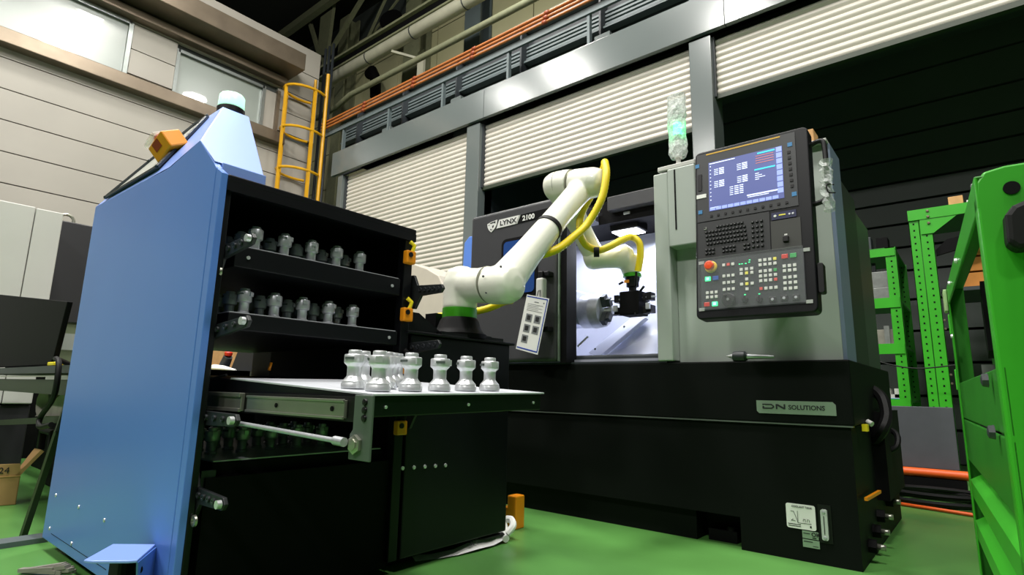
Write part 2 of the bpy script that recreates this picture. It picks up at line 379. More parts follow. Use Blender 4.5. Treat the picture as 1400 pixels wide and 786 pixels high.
for k, x in enumerate((-10.35, -10.2, -10.05)):
    pipe('riser_pipe', ('left', 'middle', 'right')[k]+' dark riser at the end of the beige wall by the ladder', [(x, 6.0, 0), (x, 6.0, 7.9)], .03, dsteel, 'pipe', 8)
# caged ladder
ld = thing('caged_ladder', 'yellow caged ladder fixed in the corner beside the beige wall', 'ladder', (-9.5, 5.5, 0))
MB().cyl((.18, 0, 2.2), (.18, 0, 6.68), .035, n=10).build('stringer', yellow_m, ld)
MB().cyl((-.27, 0, 2.2), (-.27, 0, 6.72), .028, n=10).build('stringer', yellow_m, ld)
z = 2.4
while z < 3.9: MB().cyl((-.27, 0, z), (.18, 0, z), .014, n=8).build('rung', yellow_m, ld); z += .3
for z in (3.75, 4.58, 5.38, 6.2)[:]:
    hp = [(-.04+.30*math.cos(a), -.30+.42*math.sin(a), z) for a in [PI*.20-PI*1.4*k/14 for k in range(15)]]
    MB().sweep(hp, .026, 8).build('cage_hoop', yellow_m, ld)
for a in (-1.5, -2.45, .05):
    x_, y_ = -.04+.30*math.cos(a), -.30+.42*math.sin(a)
    MB().bar((x_, y_, 3.4), (x_, y_, 6.2), .05, .03).build('cage_bar', yellow_m, ld)
# ================================================================== LEFT BACKGROUND
t = thing('white_machine_cabinet', 'large white machine cabinet behind the desk at far left', 'cabinet')
B('body', cab_w, t, -8.0, -6.0, -1.5, 1.155, .0, .47, bevel=.01).data.materials[0] = cab_d
B('body_panel', cab_w, t, -7.8, -5.97, -1.5, .965, .48, 2.09, bevel=.008); B('body_panel', cab_w, t, -7.8, -5.97, .97, 1.155, .48, 2.085, bevel=.008)
t = thing('charcoal_cabinet', 'charcoal machine housing between white cabinet and blue cart', 'cabinet')
B('body', cab_d, t, -8.2, -6.5, 1.2, 2.6, 1.2, 2.145, bevel=.01)
B('window_panel', khaki, t, -8.2, -6.52, 1.2, 2.6, .72, 1.2); B('plinth', blackv, t, -8.2, -6.5, 1.2, 2.6, 0, .72)
hp = [(-6.6, 1.30+.06*math.cos(a), 2.17+.06*math.sin(a)) for a in [2*PI*k/16 for k in range(16)]]
MB().sweep(hp, .014, 8, closed=True).build('lifting_eye', zinc, t)
B('glass_port', clear_m, t, -6.52, -6.50, 1.28, 1.5, .95, 1.1); MB().cyl((-6.5, 1.36, .98), (-6.44, 1.36, .98), .02).build('lamp_stud', steel, t)
# desk
t = thing('steel_desk', 'dark steel desk frame behind the blue cart', 'desk')
B('desk_top', dsteel, t, -5.7, -3.12, .72, 1.10, .70, .735); B('edge_strip', zinc, t, -5.7, -3.12, .712, .72, .682, .688); B('apron', olivef, t, -5.7, -3.12, .73, .76, .60, .67)
MB().bar((-5.7, .76, .345), (-3.12, .76, .50), .03, .04, (0, 1, 0)).build('lower_rail', olivef, t)
MB().bar((-3.075, .72, .60), (-3.085, .70, .45), .022, .02).bar((-3.085, .70, .45), (-3.255, .675, .0), .022, .022).build('leg', olivef, t)
MB().bar((-5.6, .80, .0), (-5.6, .80, .70), .04, .04).build('leg', olivef, t)
MB().bar((-3.2, 1.06, .0), (-3.2, 1.06, .70), .03, .03).build('leg', olivef, t)
o = MB().prism([(-5.6, 1.29), (-3.556, 1.062), (-3.65, .78), (-3.70, .745), (-5.6, .745)], 'y', .76, .785).box(-4.7, -4.4, .785, .9, .74, .95).box(-4.9, -4.2, .78, 1.0, .737, .75).build('flat_monitor', blackv, bevel=.004)
tag(o, 'large black monitor standing on the steel desk at far left', 'monitor')
o = MB().box(-3.60, -3.48, .73, .77, .737, .755).build('yellow_tape_block', yelp, bevel=.004); tag(o, 'small yellow block lying on the desk beside the monitor', 'block')
o = MB().sweep(catm([(-3.5, .80, .745), (-3.35, .71, .765), (-3.20, .69, .74), (-3.19, .69, .6), (-3.36, .69, .50), (-3.30, .68, .46), (-3.16, .69, .475)]), .012, 8).build('black_cable', rubber); tag(o, 'black cable looping over the desk edge beside the cart', 'cable')
t = thing('yellow_cabinet', 'yellow panel seen below the desk top', 'cabinet'); B('body', yelp, t, -4.62, -3.6, 1.25, 1.45, .28, .70, bevel=.01); B('plinth', blackv, t, -4.6, -3.6, 1.25, 1.45, 0, .28)
t = thing('pale_cabinet', 'pale grey box low behind the desk at far left', 'cabinet'); B('body', cab_w, t, -5.9, -4.66, 1.2, 1.45, .50, .72); B('plinth', blackv, t, -5.9, -4.68, 1.2, 1.45, 0, .50)
t = thing('rolled_sheet', 'grey rolled sheet resting on the lower desk rail', 'sheet')
n = 14; mb = MB(); prof = [(.11*math.cos(a)*(1+.3*a/4), .07*math.sin(a)*(1+.2*a/4)) for a in [k*.42 for k in range(n)]]
mb.add([(-3.86+p[0], .79, .55+p[1]) for p in prof]+[(-3.7+p[0]*1.1, 1.0, .57+p[1]) for p in prof], [(i, i+1, n+i+1, n+i) for i in range(n-1)], True)
mb.build('roll', cloth, t); MB().prism([(-3.95, .475), (-3.42, .50), (-3.40, .63)], 'y', .785, .795).build('loose_flap', cloth, t)
t = thing('black_tool_case', 'black equipment case on the floor under the desk', 'case')
B('body', blackv, t, -4.9, -3.75, 1.05, 1.19, .0, .33, bevel=.02)
MB().sweep([(-4.85, 1.02, .22), (-4.85, 1.02, .34), (-4.60, 1.02, .34), (-4.60, 1.02, .22)], .022, 8).build('handle', black, t); B('shelf_plate', dsteel, t, -4.3, -3.8, .98, 1.05, .13, .145)
t = thing('cardboard_box', 'brown cardboard box with handwritten 24 on the floor at left', 'box', (-4.117, .80, 0), 1.40)
B('carton', card, t, -.75, .0, 0, .17, 0, .155, bevel=.004)
MB().prism([(-.75, .155), (0, .155), (-.01, .215), (-.75, .225)], 'y', .0, .008).build('flap', card, t)
MB().add([(0, 0, .155), (0, .17, .155), (.06, .17, .27), (.085, 0, .275), (-.02, .0, .155), (-.02, .17, .155), (.045, .17, .28), (.07, 0, .285)], [(0, 1, 2, 3), (4, 7, 6, 5), (0, 3, 7, 4), (1, 5, 6, 2)]).build('flap', card, t)
text('24', .046, Matrix.Translation((-.095, -.003, .168)) @ Matrix.Rotation(PI/2, 4, 'X'), ink, t)
MB().box(-.75, 0, -.003, 0, .148, .154).build('tape_line', wood, t)
o = MB().box(-3.19, -3.09, .25, .725, .0, .02).build('floor_strip', dsteel2); tag(o, 'grey metal strip on the floor left of the blue cart', 'strip')
mb = MB()
for k in range(11):
    a = random.uniform(-.3, .3); mb.bar((-2.66+.008*k, .56+.006*k, .012), (-2.55+.006*k, .64+.004*k+a*.06, .015+.010*(k % 3)), .022, .012)
o = mb.build('crumpled_rag', cloth); tag(o, 'crumpled grey brown rag on the floor at the foot of the cart', 'rag')
# cream and blue machines behind the robot
o = MB().prism([(-5.6, .0), (-3.80, .0), (-3.78, 1.45), (-3.80, 1.60), (-3.88, 1.72), (-4.05, 1.81), (-4.3, 1.90), (-5.6, 2.1)], 'y', 3.6, 4.0).build('cream_machine', cream, bevel=.01); tag(o, 'cream rounded machine housing behind the robot base', 'machine')
o = MB().prism([(-5.2, 0), (-3.2, 0), (-3.2, 2.27), (-4.08, 2.27), (-4.15, 2.21), (-4.2, 1.0), (-5.2, 1.0)], 'y', 4.2, 4.9).build('blue_machine', blue_m, bevel=.012); tag(o, 'blue machine housing just left of the charcoal lathe door', 'machine')
# things seen through the open cart
t = thing('work_bench', 'low dark bench seen through the gap in the cart', 'bench')
B('bench_top', dsteel, t, -5.2, -3.12, 1.6, 2.5, .70, .74); B('leg', dsteel, t, -3.2, -3.15, 1.6, 1.65, 0, .7); B('leg', dsteel, t, -5.1, -5.05, 1.6, 1.65, 0, .7)
o = MB().box(-5.1, -3.85, 2.1, 2.4, .74, 1.15).build('brown_carton', wood, bevel=.004); tag(o, 'brown carton on the bench seen through the cart gap', 'box')
o = MB().prism([(-4.1, .74), (-3.4, .74), (-3.50, .90), (-3.65, .94), (-3.98, .93)], 'y', 1.85, 1.95).build('black_case', cab_d, bevel=.006); tag(o, 'dark case leaning before the carton inside the cart gap', 'case')
t = thing('red_capped_tool', 'dark tool with a red knob seen through the cart gap', 'tool')
MB().cyl((-3.86, 1.70, .76), (-3.80, 1.70, .845), .035, .028).build('body', dsteel, t); MB().lathe([(.0, 0), (.022, .004), (.026, .022), (.016, .036), (0, .04)], (-3.80, 1.70, .845), n=14).build('knob', redp, t)
o = MB().sweep([(-3.96, 1.62, .76), (-3.80, 1.62, .765), (-3.66, 1.62, .76), (-3.50, 1.62, .75)], [.018, .025, .020, .006], 8).build('printed_cloth', white); tag(o, 'white cloth with dark print bunched in the cart gap', 'cloth')

# ================================================================== MACHINE TENDING CART
XF = -1.70
ct = thing('workpiece_cart', 'blue and black shelf cart carrying the robot and metal workpieces', 'cart', (0, 0, 0))
# blue side panel facing the camera
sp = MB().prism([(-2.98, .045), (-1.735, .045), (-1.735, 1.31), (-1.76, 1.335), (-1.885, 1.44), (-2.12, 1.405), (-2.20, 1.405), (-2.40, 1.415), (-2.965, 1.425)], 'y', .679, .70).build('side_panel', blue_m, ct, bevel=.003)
MB().prism([(-1.734, .045), (-1.702, .045), (-1.694, 1.285), (-1.734, 1.31)], 'y', .6798, .70).build('panel_flange', blue_m, ct, bevel=.002)
for x, z in ((-2.872, .219), (-2.566, .217), (-2.279, .215), (-2.888, .073+.02), (-2.586, .09)):
    MB().lathe([(.007, 0), (.006, .003), (0, .004)], (x, .679, z), (0, -1, 0), 8).build('screw', steel, sp)
B('panel_seam', blackv, sp, -2.86, -2.2, .6785, .679, .078, .080)
# top housing: sloping hood
th = MB()
P_ = (-2.335, .911, 1.80); Q_ = (-2.33, 1.02, 1.797); P2 = (-2.53, .911, 1.80); Q2 = (-2.53, 1.02, 1.797); F1 = (-1.885, .680, 1.440); F2 = (-1.752, .680, 1.334); R_ = (-1.751, .835, 1.334)
F0 = (-2.965, .680, 1.426); MM = (-2.13, .680, 1.407); L3 = (-2.965, .835, 1.334); L4 = (-2.965, .68, 1.334)
th.add([P_, Q_, P2, Q2, F1, F2, R_, F0, MM, L3, L4], [(4, 5, 6, 1, 0), (7, 8, 0, 2), (8, 4, 0), (2, 0, 1, 3), (3, 1, 6, 9), (7, 2, 3, 9, 10), (9, 6, 5, 10)])
th.box(-2.965, -1.745, .701, .84, 1.286, 1.336)
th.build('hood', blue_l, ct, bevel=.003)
NV = Vector((0, -.848, .53))
gl = [(-2.86, .690, 1.442), (-2.28, .695, 1.444), (-2.40, .888, 1.762), (-2.53, .888, 1.762)]
gl = [Vector(q)+NV*.006 for q in gl]
MB().add(gl, [(0, 1, 2, 3)]).build('display_glass', mat('grey touch panel', '#b4b5ad', .25, noise=.05), ct)
for k in range(4): MB().bar(gl[k]+NV*.002, gl[(k+1) % 4]+NV*.002, .010, .010).build('glass_trim', dsteel, ct)
for q in (gl[0].lerp(gl[1], .02), gl[1], gl[0].lerp(gl[3], .5), gl[2]): MB().lathe([(.007, 0), (.006, .004), (0, .005)], q+NV*.006, NV, 8).build('trim_screw', dsteel, ct)
EM = Matrix.Translation((-2.365, .745, 1.570)) @ Matrix.Rotation(-.38, 4, 'Y') @ Matrix.Rotation(.55, 4, 'X')
eb = MB().box(-.055, .065, -.045, .035, -.035, .035).xf(EM).build('stop_box', hazard, ct, bevel=.006)
MB().lathe([(.022, 0), (.026, .008), (.024, .022), (.0, .026)], (-.01, 0, .034), n=16).xf(EM).build('stop_button', redp, eb)
MB().box(-.022, .025, -.0465, -.045, -.005, .028).xf(EM).build('stop_inset', mat('dark red inset', '#8e2a14', .4, noise=0), eb)
MB().box(-.06, .03, -.05, .03, .034, .058).xf(EM).build('clear_guard', clear_m, eb, bevel=.008)
bc = MB().lathe([(.052, 0), (.056, .004), (.056, .024), (.050, .028)], (-2.41, .975, 1.812), n=24).build('beacon_base', black, ct)
MB().lathe([(.052, 0), (.053, .005), (.051, .052), (.045, .060), (0, .062)], (-2.41, .975, 1.842), n=24).build('beacon_lens', beac_m, bc)
# step bracket at the foot
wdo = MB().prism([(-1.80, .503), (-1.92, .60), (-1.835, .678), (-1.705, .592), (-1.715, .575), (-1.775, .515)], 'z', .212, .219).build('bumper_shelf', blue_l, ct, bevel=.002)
MB().add([(-1.83, .677, .212), (-1.71, .592, .212), (-1.745, .612, .13), (-1.83, .677, .05), (-1.826, .678, .212), (-1.706, .595, .212), (-1.741, .615, .13), (-1.826, .678, .05)], [(0, 1, 2, 3), (4, 7, 6, 5), (0, 4, 5, 1), (1, 5, 6, 2), (2, 6, 7, 3), (3, 7, 4, 0)]).build('bumper_web', blue_m, wdo)
B('laser_scanner', blackv, wdo, -1.94, -1.84, .60, .676, .05, .205, bevel=.015)
for x, y, z in ((-1.745, .614, .185), (-1.775, .635, .13)): MB().cyl((x, y, z), (x+.002, y-.004, z), .011, n=14).build('bolt_hole', blackv, wdo)
# black frame
B('slotted_bracket', mat('dark arm casting', '#14181a'), ct, -1.735, -1.729, .735, .775, .33, .42)
MB().bar((-1.74, .76, .345), (-1.74, .90, .385), .012, .022).build('brown_strut', mat('brown shaded board', '#5c5040', .7), ct)
fr = [(-1.73, -1.70, .70, .718, .05, 1.275), (-1.74, -1.70, 1.395, 1.435, .05, 1.275), (-2.95, -2.90, .70, .72, .05, 1.275), (-2.95, -2.90, 1.395, 1.435, .05, .70)]
for b in fr: B('post', black2, ct, *b, bevel=.003)
B('top_panel', black2, ct, -2.96, -1.69, .70, 1.44, 1.262, 1.285, bevel=.004)
B('top_lip', black2, ct, -1.705, -1.69, .70, 1.44, 1.235, 1.265)
B('rear_panel', blackv, ct, -2.95, -1.74, 1.44, 1.45, .88, 1.27); B('rear_panel', blackv, ct, -2.75, -1.74, 1.44, 1.45, .70, .88); B('rear_panel', blackv, ct, -2.95, -1.74, 1.44, 1.45, .05, .70)
B('end_panel', blackv, ct, -2.96, -2.95, .70, 1.44, .05, .735); B('end_panel', blackv, ct, -2.96, -2.95, .70, 1.44, .885, 1.27)
B('partition', mat('brown shaded board', '#5c5040', .7), ct, -2.55, -2.53, .72, .98, .92, 1.08)
B('bottom_tank', blackv, ct, -2.92, -1.72, .745, 1.40, .03, .40)
B('platform', black2, ct, -2.96, -1.70, 1.45, 2.05, .05, .87, bevel=.006)
B('platform_top', black2, ct, -2.96, -1.685, 1.42, 2.07, .87, .882, bevel=.003)
B('platform_lug', black2, ct, -1.74, -1.70, 1.88, 1.92, .88, .90); B('skirt', blackv, ct, -2.9, -1.80, .75, 2.04, .004, .05)
MB().prism([(1.44, .882), (1.44, .96), (1.50, .96), (1.62, .895), (1.62, .882)], 'x', -1.735, -1.72).build('cable_tray', black2, ct)
for k in range(5): MB().lathe([(.008, 0), (.007, .004), (0, .005)], (-1.70, 1.44+.055*k, .37-.002*k), (1, 0, 0), 8).build('screw', steel, ct)
# shelf trays (closed)
def shelf(zt, zb, label):
    s = MB().box(-2.85, -1.705, .75, 1.385, zb, zt).build('tray', black2, ct, bevel=.003)
    B('tray_sheet', sheetm, s, -2.84, -1.712, .755, 1.38, zt, zt+.003)
    for y in (.79, 1.345): MB().cyl((-1.705, y, (zt+zb)/2), (-1.701, y, (zt+zb)/2), .006, n=8).build('screw', steel, s)
    return s
shelf(1.078, 1.012, 'x'); shelf(.874, .822, 'x')
bt = MB().box(-2.85, -1.76, .775, 1.39, .36, .437).build('tray', blackv, ct, bevel=.003)
B('tray_sheet', sheetm, bt, -2.84, -1.765, .78, 1.385, .437, .441)
MB().sweep([(-2.2, .74, .60), (-2.15, .76, .48), (-2.2, .78, .47)], .05, 8).build('printed_sleeve', whiteb, bt)
# pulled out tray, sagging slightly
TM = Matrix.Translation((-1.05, .80, .648)) @ Matrix.Rotation(.050, 4, 'Y') @ Matrix.Rotation(.016, 4, 'X')
tb = MB().box(-.93, 0, -.01, .62, -.052, -.004).xf(TM).build('pulled_tray', black2, ct, bevel=.003)
MB().box(-.68, .008, -.012, .625, -.004, .0).xf(TM).build('tray_sheet', sheetm, tb)
for y in (.03, .3, .58): MB().cyl((.0, y, -.03), (.004, y, -.03), .004, n=8).xf(TM).build('screw', steel, tb)
MB().box(-1.93, -1.08, .775, .79, .585, .640).build('slide_carrier', black, tb)
MB().box(-1.92, -1.60, .764, .775, .590, .640).box(-1.92, -1.60, .758, .766, .628, .640).box(-1.92, -1.60, .758, .766, .588, .598).build('slide_outer', zinc, tb, bevel=.002)
MB().box(-1.57, -1.115, .766, .775, .592, .632).box(-1.57, -1.115, .762, .768, .628, .634).box(-1.57, -1.115, .762, .768, .590, .596).build('slide_inner', zinc, tb, bevel=.001)
for x in (-1.41, -1.16): MB().cyl((x, .7655, .612), (x, .7635, .612), .006, n=10).build('rivet_hole', blackv, tb)
hg = MB().prism([(-1.085, .507), (-1.01, .507), (-1.01, .645), (-1.075, .645), (-1.075, .57), (-1.085, .56)], 'y', .764, .770).build('hinge_plate', mat('grey green bracket', '#4a554c', .45), tb, bevel=.002)
for z in (.63, .613, .596): MB().lathe([(.008, 0), (.007, .004), (0, .005)], (-1.035, .764, z), (0, -1, 0), 10).build('screw', black, hg)
MB().lathe([(.021, 0), (.021, .008), (.012, .009), (.012, .012), (0, .012)], (-1.058, .764, .540), (0, -1, 0), 6).build('hex_bolt', zinc, hg)
MB().cyl((-1.90, .745, .571), (-1.09, .745, .545), .006, n=12).cyl((-1.11, .745, .546), (-1.075, .745, .5445), .010, n=12).build('support_rod', steel_d, tb)
MB().sweep([(-1.93, .76, .60), (-1.85, .76, .67), (-1.72, .77, .69)], .004, 6).build('wire', rubber, tb)
# locking arms: left row then right row
def arm(x0, z0, x1, z1, y, side):
    d = Vector((x1-x0, 0, z1-z0)); L = d.length; ang = -math.atan2(d.z, d.x)
    M = Matrix.Translation((x0, y, z0)) @ Matrix.Rotation(ang, 4, 'Y')
    pf = [(-.03, -.07), (.045, -.075), (.075, -.024), (L, -.016), (L+.012, 0), (L, .016), (.05, .018), (.025, .06), (-.03, .06)]
    a = MB().prism(pf, 'y', -.006, .006).xf(M).build('locking_arm', mat('dark arm casting', '#14181a', .4, noise=.05, spec=.5), ct, bevel=.002)
    for k in range(5):
        x = .07+(L-.085)*k/4
        MB().lathe([(.0085, 0), (.0085, .006), (.004, .006), (.003, .003)], (x, -.006, 0), (0, -1, 0), 10).xf(M).build('arm_bolt', mat('gunmetal bolt', '#3c3f42', .35, metal=.6), a)
    MB().cyl((L-.004, -.008, 0), (L-.004, -.02, 0), .011, n=12).xf(M).build('end_bolt', steel, a) if side else None
    if side:
        MB().lathe([(.016, 0), (.015, .006), (.008, .007), (.007, .003), (0, .003)], (.075, -.010, -.065), (0, -1, 0), 14).xf(M).build('pivot_bolt', zinc, a)
for x0, z0, x1, z1 in ((-1.79, 1.048, -1.545, 1.066), (-1.81, .807, -1.525, .832), (-1.82, .571, -1.53, .569), (-1.76, .365, -1.55, .357)): arm(x0, z0, x1, z1, .725, 1)
for x0, z0, x1, z1 in ((-1.73, 1.045, -1.545, 1.036), (-1.76, .815, -1.55, .826), (-1.73, .588, -1.56, .588)): arm(x0, z0, x1, z1, 1.455, 0)
for z in (1.165, .94, .742, .518):
    s = MB().box(-1.70, -1.672, 1.385, 1.43, z-.026, z+.026).build('position_sensor', hazard, ct, bevel=.005)
    MB().cyl((-1.671, 1.40, z+.008), (-1.667, 1.40, z+.008), .010, n=12).build('sensor_eye', black, s)
    MB().sweep([(-1.685, 1.42, z+.026), (-1.68, 1.425, z+.05), (-1.69, 1.41, z+.065)], .008, 8).build('sensor_plug', yelp if z > .8 else rubber, s)
MB().cyl((-1.78, .93, .71), (-1.78, .935, .735), .005, n=8).build('yellow_tag', hazard, ct)

# ------------------------------------------------------------------ workpieces
def workpiece(sc=1.0, m_=None, slim=False):
    t = thing('metal_workpiece', 'x', 'workpiece')
    pf = [(.028, 0), (.030, .002), (.030, .012), (.0285, .014), (.0285, .018), (.019, .029), (.0175, .032), (.0175, .053), (.019, .057), (.0255, .063), (.026, .065), (.026, .083), (.0245, .085)]
    if slim: pf = [(.021, 0), (.022, .002), (.022, .008), (.018, .012), (.0175, .042), (.019, .044), (.025, .047), (.026, .050), (.026, .083), (.0245, .085)]
    MB().lathe([(r*sc, z*sc) for r, z in pf], n=24).build('body', m_, t)
    MB().lathe([(r*sc, z*sc) for r, z in [(.017, .085), (.017, .093), (.0155, .096), (.008, .096), (.008, .09)]], n=16).build('hub', m_, t)
    MB().box(-.012*sc, .012*sc, -.0268*sc, -.0235*sc, .072*sc, .078*sc).build('slot', mat('slot shadow grey', '#4d5552', .5), t)
    MB().box(.0235*sc, .030*sc, -.008*sc, .008*sc, .067*sc, .082*sc).build('lug', m_, t)
    return t
def place(proto, loc, rz, label, group):
    c = copy_of(proto, None, loc); c.rotation_euler = (0, 0, rz); c['label'] = label; c['group'] = group
    for ch in proto.children: copy_of(ch, c)
    return c
ORD = ['first', 'second', 'third', 'fourth', 'fifth']
wp_big = workpiece(1.0, steel); wp_small = workpiece(.86, steel_d, True)
big_used = small_used = False
def put(kind, loc, label, group):
    global big_used, small_used
    rz = random.uniform(-.9, 1.2)
    if kind == 'big' and not big_used:
        big_used = True; wp_big.location = loc; wp_big.rotation_euler = (0, 0, rz); wp_big['label'] = label; wp_big['group'] = group; return
    if kind == 'small' and not small_used:
        small_used = True; wp_small.location = loc; wp_small.rotation_euler = (0, 0, rz); wp_small['label'] = label; wp_small['group'] = group; return
    place(wp_big if kind == 'big' else wp_small, loc, rz, label, group)
def on_tray(x, y): return tuple(TM @ Vector((x+1.05, y-.80, .0005)))
G = 'workpieces on the pulled-out tray'
for k, y in enumerate((.86, .96, 1.06, 1.16, 1.26)):
    put('big', on_tray(-1.12, y), ORD[k]+' silver turned workpiece from the left, front row of the pulled-out tray', G)
put('big', on_tray(-1.22, .86), 'silver workpiece standing alone at the left end of the pulled-out tray', G)
for k, (x, y) in enumerate(((-1.32, .96), (-1.22, .96), (-1.32, 1.06), (-1.42, 1.16))):
    put('big', on_tray(x, y), ['half hidden behind the leftmost workpiece of the pulled-out tray', 'directly behind the first front-row workpiece on the pulled-out tray', 'second in the file behind the first front-row workpiece, pulled-out tray', 'rearmost in the file behind the first front-row workpiece, pulled-out tray'][k], G)
for nm, zt, rows, y0 in (('top shelf', 1.081, (-1.765, -1.865, -1.965), .835), ('second shelf', .877, (-1.765, -1.865, -1.965), .82), ('bottom tray', .441, (-1.95, -2.05, -2.15), .85)):
    for r, x in enumerate(rows):
        for k in range(5):
            put('small', (x, y0+.1*k, zt), ORD[k]+' grey steel workpiece from the left in the %s row, %s' % (('front', 'middle', 'rear')[r], nm), 'workpieces on the '+nm)

# ================================================================== ROBOT ARM
rb = thing('robot_arm', 'white articulated robot arm with yellow hose reaching into the lathe', 'robot')
BX, BY = -1.80, 1.81
MB().lathe([(.125, 0), (.125, .02), (.115, .025), (.10, .045), (.088, .08), (.078, .095)], (BX, BY, .884), n=32).build('base', mat('matte black casting', '#030304', .6, noise=0, spec=.12), rb)
B('base_plate', black2, rb, -2.15, -1.69, 1.60, 1.99, .882, .895)
MB().lathe([(.0785, 0), (.0785, .045)], (BX, BY, .975), n=32).build('status_ring', ring_m, rb)
MB().sweep([(BX, BY, 1.015), (BX, BY, 1.06), (BX+.002, BY, 1.14), (BX+.01, BY, 1.19), (BX+.012, BY, 1.215)], [.078, .078, .082, .070, .03], 28)\
    .sweep([(BX-.04, BY, 1.13), (BX+.05, BY, 1.125), (BX+.12, BY-.005, 1.115), (-1.60, 1.79, 1.11)], [.06, .078, .078, .080], 28).build('shoulder', rob_m, rb, remesh=.006, smooth=14)
MB().sweep([(-1.61, 1.79, 1.105), (-1.60, 1.79, 1.105), (-1.50, 1.788, 1.10), (-1.46, 1.787, 1.10), (-1.445, 1.787, 1.10)], [.06, .082, .084, .07, .03], 28)\
    .sweep([(-1.525, 1.76, 1.08), (-1.528, 1.83, 1.145), (-1.53, 1.95, 1.265), (-1.525, 2.20, 1.515), (-1.520, 2.34, 1.655), (-1.515, 2.42, 1.73)], [.07, .078, .068, .062, .064, .068], 28)\
    .sweep([(-1.585, 2.405, 1.745), (-1.57, 2.405, 1.743), (-1.45, 2.40, 1.725), (-1.405, 2.40, 1.717), (-1.385, 2.40, 1.715)], [.06, .080, .080, .068, .035], 28).build('upper_arm', rob_m, rb, remesh=.006, smooth=14)
MB().sweep([(-1.585, 2.405, 1.746), (-1.62, 2.405, 1.752), (-1.70, 2.405, 1.758), (-1.735, 2.405, 1.76), (-1.75, 2.405, 1.76)], [.08, .082, .080, .066, .03], 28)\
    .sweep([(-1.665, 2.40, 1.755), (-1.665, 2.48, 1.68), (-1.66, 2.62, 1.545), (-1.655, 2.72, 1.445)], [.082, .074, .058, .060], 28).build('forearm', rob_m, rb, remesh=.006, smooth=14)
MB().sweep([(-1.70, 2.73, 1.425), (-1.69, 2.73, 1.425), (-1.655, 2.735, 1.425), (-1.60, 2.76, 1.415), (-1.555, 2.80, 1.42), (-1.515, 2.85, 1.428), (-1.48, 2.875, 1.432)], [.045, .064, .074, .058, .060, .074, .045], 28)\
    .sweep([(-1.505, 2.865, 1.43), (-1.498, 2.875, 1.38), (-1.493, 2.88, 1.335)], [.070, .062, .053], 24).build('wrist', rob_m, rb, remesh=.005, smooth=10)
MB().lathe([(.052, 0), (.052, .020)], (-1.492, 2.88, 1.312), n=24).build('status_ring', ring_m, rb)
for a, b, rr, nm in (((-1.5255, 2.10, 1.415), (-1.525, 2.116, 1.431), .068, 'hose_strap'), ((-1.66, 2.655, 1.51), (-1.66, 2.668, 1.497), .056, 'hose_strap')):
    MB().cyl(a, b, rr, n=28).build(nm, rubber, rb)
for p, d in (((-1.455, 1.83, 1.16), (1, -.3, 0)), ((-1.452, 1.80, 1.08), (1, 0, 0)), ((-1.47, 1.93, 1.20), (1, -.4, .2)), ((-1.38, 2.38, 1.74), (1, 0, 0))):
    pass
# seam lines and screw caps on the shells
for c, ax, r_ in (((-1.61, 1.79, 1.11), (1, 0, 0), .0812), ((-1.585, 2.405, 1.7455), (1, 0, -.1), .0812), ((-1.665, 2.405, 1.757), (1, 0, 0), .0815)):
    a = Vector(c); d = Vector(ax).normalized()*.0012
    MB().cyl(a-d, a+d, r_, n=32).build('shell_seam', mat('seam grey', '#8d8d80', .6), rb)
for p in ((-1.560, 1.700, 1.125), (-1.56, 1.722, 1.06), (-1.495, 1.735, 1.165), (-1.485, 1.80, 1.185)):
    MB().lathe([(.005, 0), (.005, .004)], p, (0.2, -1, 0.1), 8).build('screw_cap', dsteel, rb)
def ribbed(P, r, name, par):
    P = catm(P, 14); mb = MB()
    mb.sweep(P, [r*(1.0 if k % 2 else 1.09) for k in range(len(P))], 12); return mb.build(name, hose_m, par)
ribbed([(-1.545, 2.02, 1.27), (-1.475, 2.10, 1.31), (-1.452, 2.20, 1.385), (-1.42, 2.29, 1.475), (-1.365, 2.33, 1.60), (-1.355, 2.36, 1.73), (-1.385, 2.40, 1.815), (-1.43, 2.47, 1.83), (-1.52, 2.53, 1.75), (-1.60, 2.52, 1.62), (-1.600, 2.50, 1.51), (-1.60, 2.55, 1.455), (-1.58, 2.60, 1.435), (-1.555, 2.63, 1.43), (-1.515, 2.68, 1.458), (-1.478, 2.74, 1.500), (-1.45, 2.80, 1.525), (-1.41, 2.81, 1.49), (-1.405, 2.815, 1.42), (-1.425, 2.82, 1.33)], .0185, 'yellow_hose', rb)
MB().lathe([(.028, 0), (.028, .03)], (-1.575, 2.60, 1.415), (1, .6, 0), 14).build('hose_clamp', rubber, rb)
ribbed([(-1.60, 1.93, 1.06), (-1.70, 2.0, 1.07), (-1.81, 2.0, 1.045), (-1.92, 1.90, 1.01), (-1.955, 1.83, 1.0), (-1.965, 1.79, .97), (-1.96, 1.77, .93)], .016, 'base_hose', rb)
B('connector_block', black, rb, -1.95, -1.88, 1.74, 1.80, .93, 1.0)
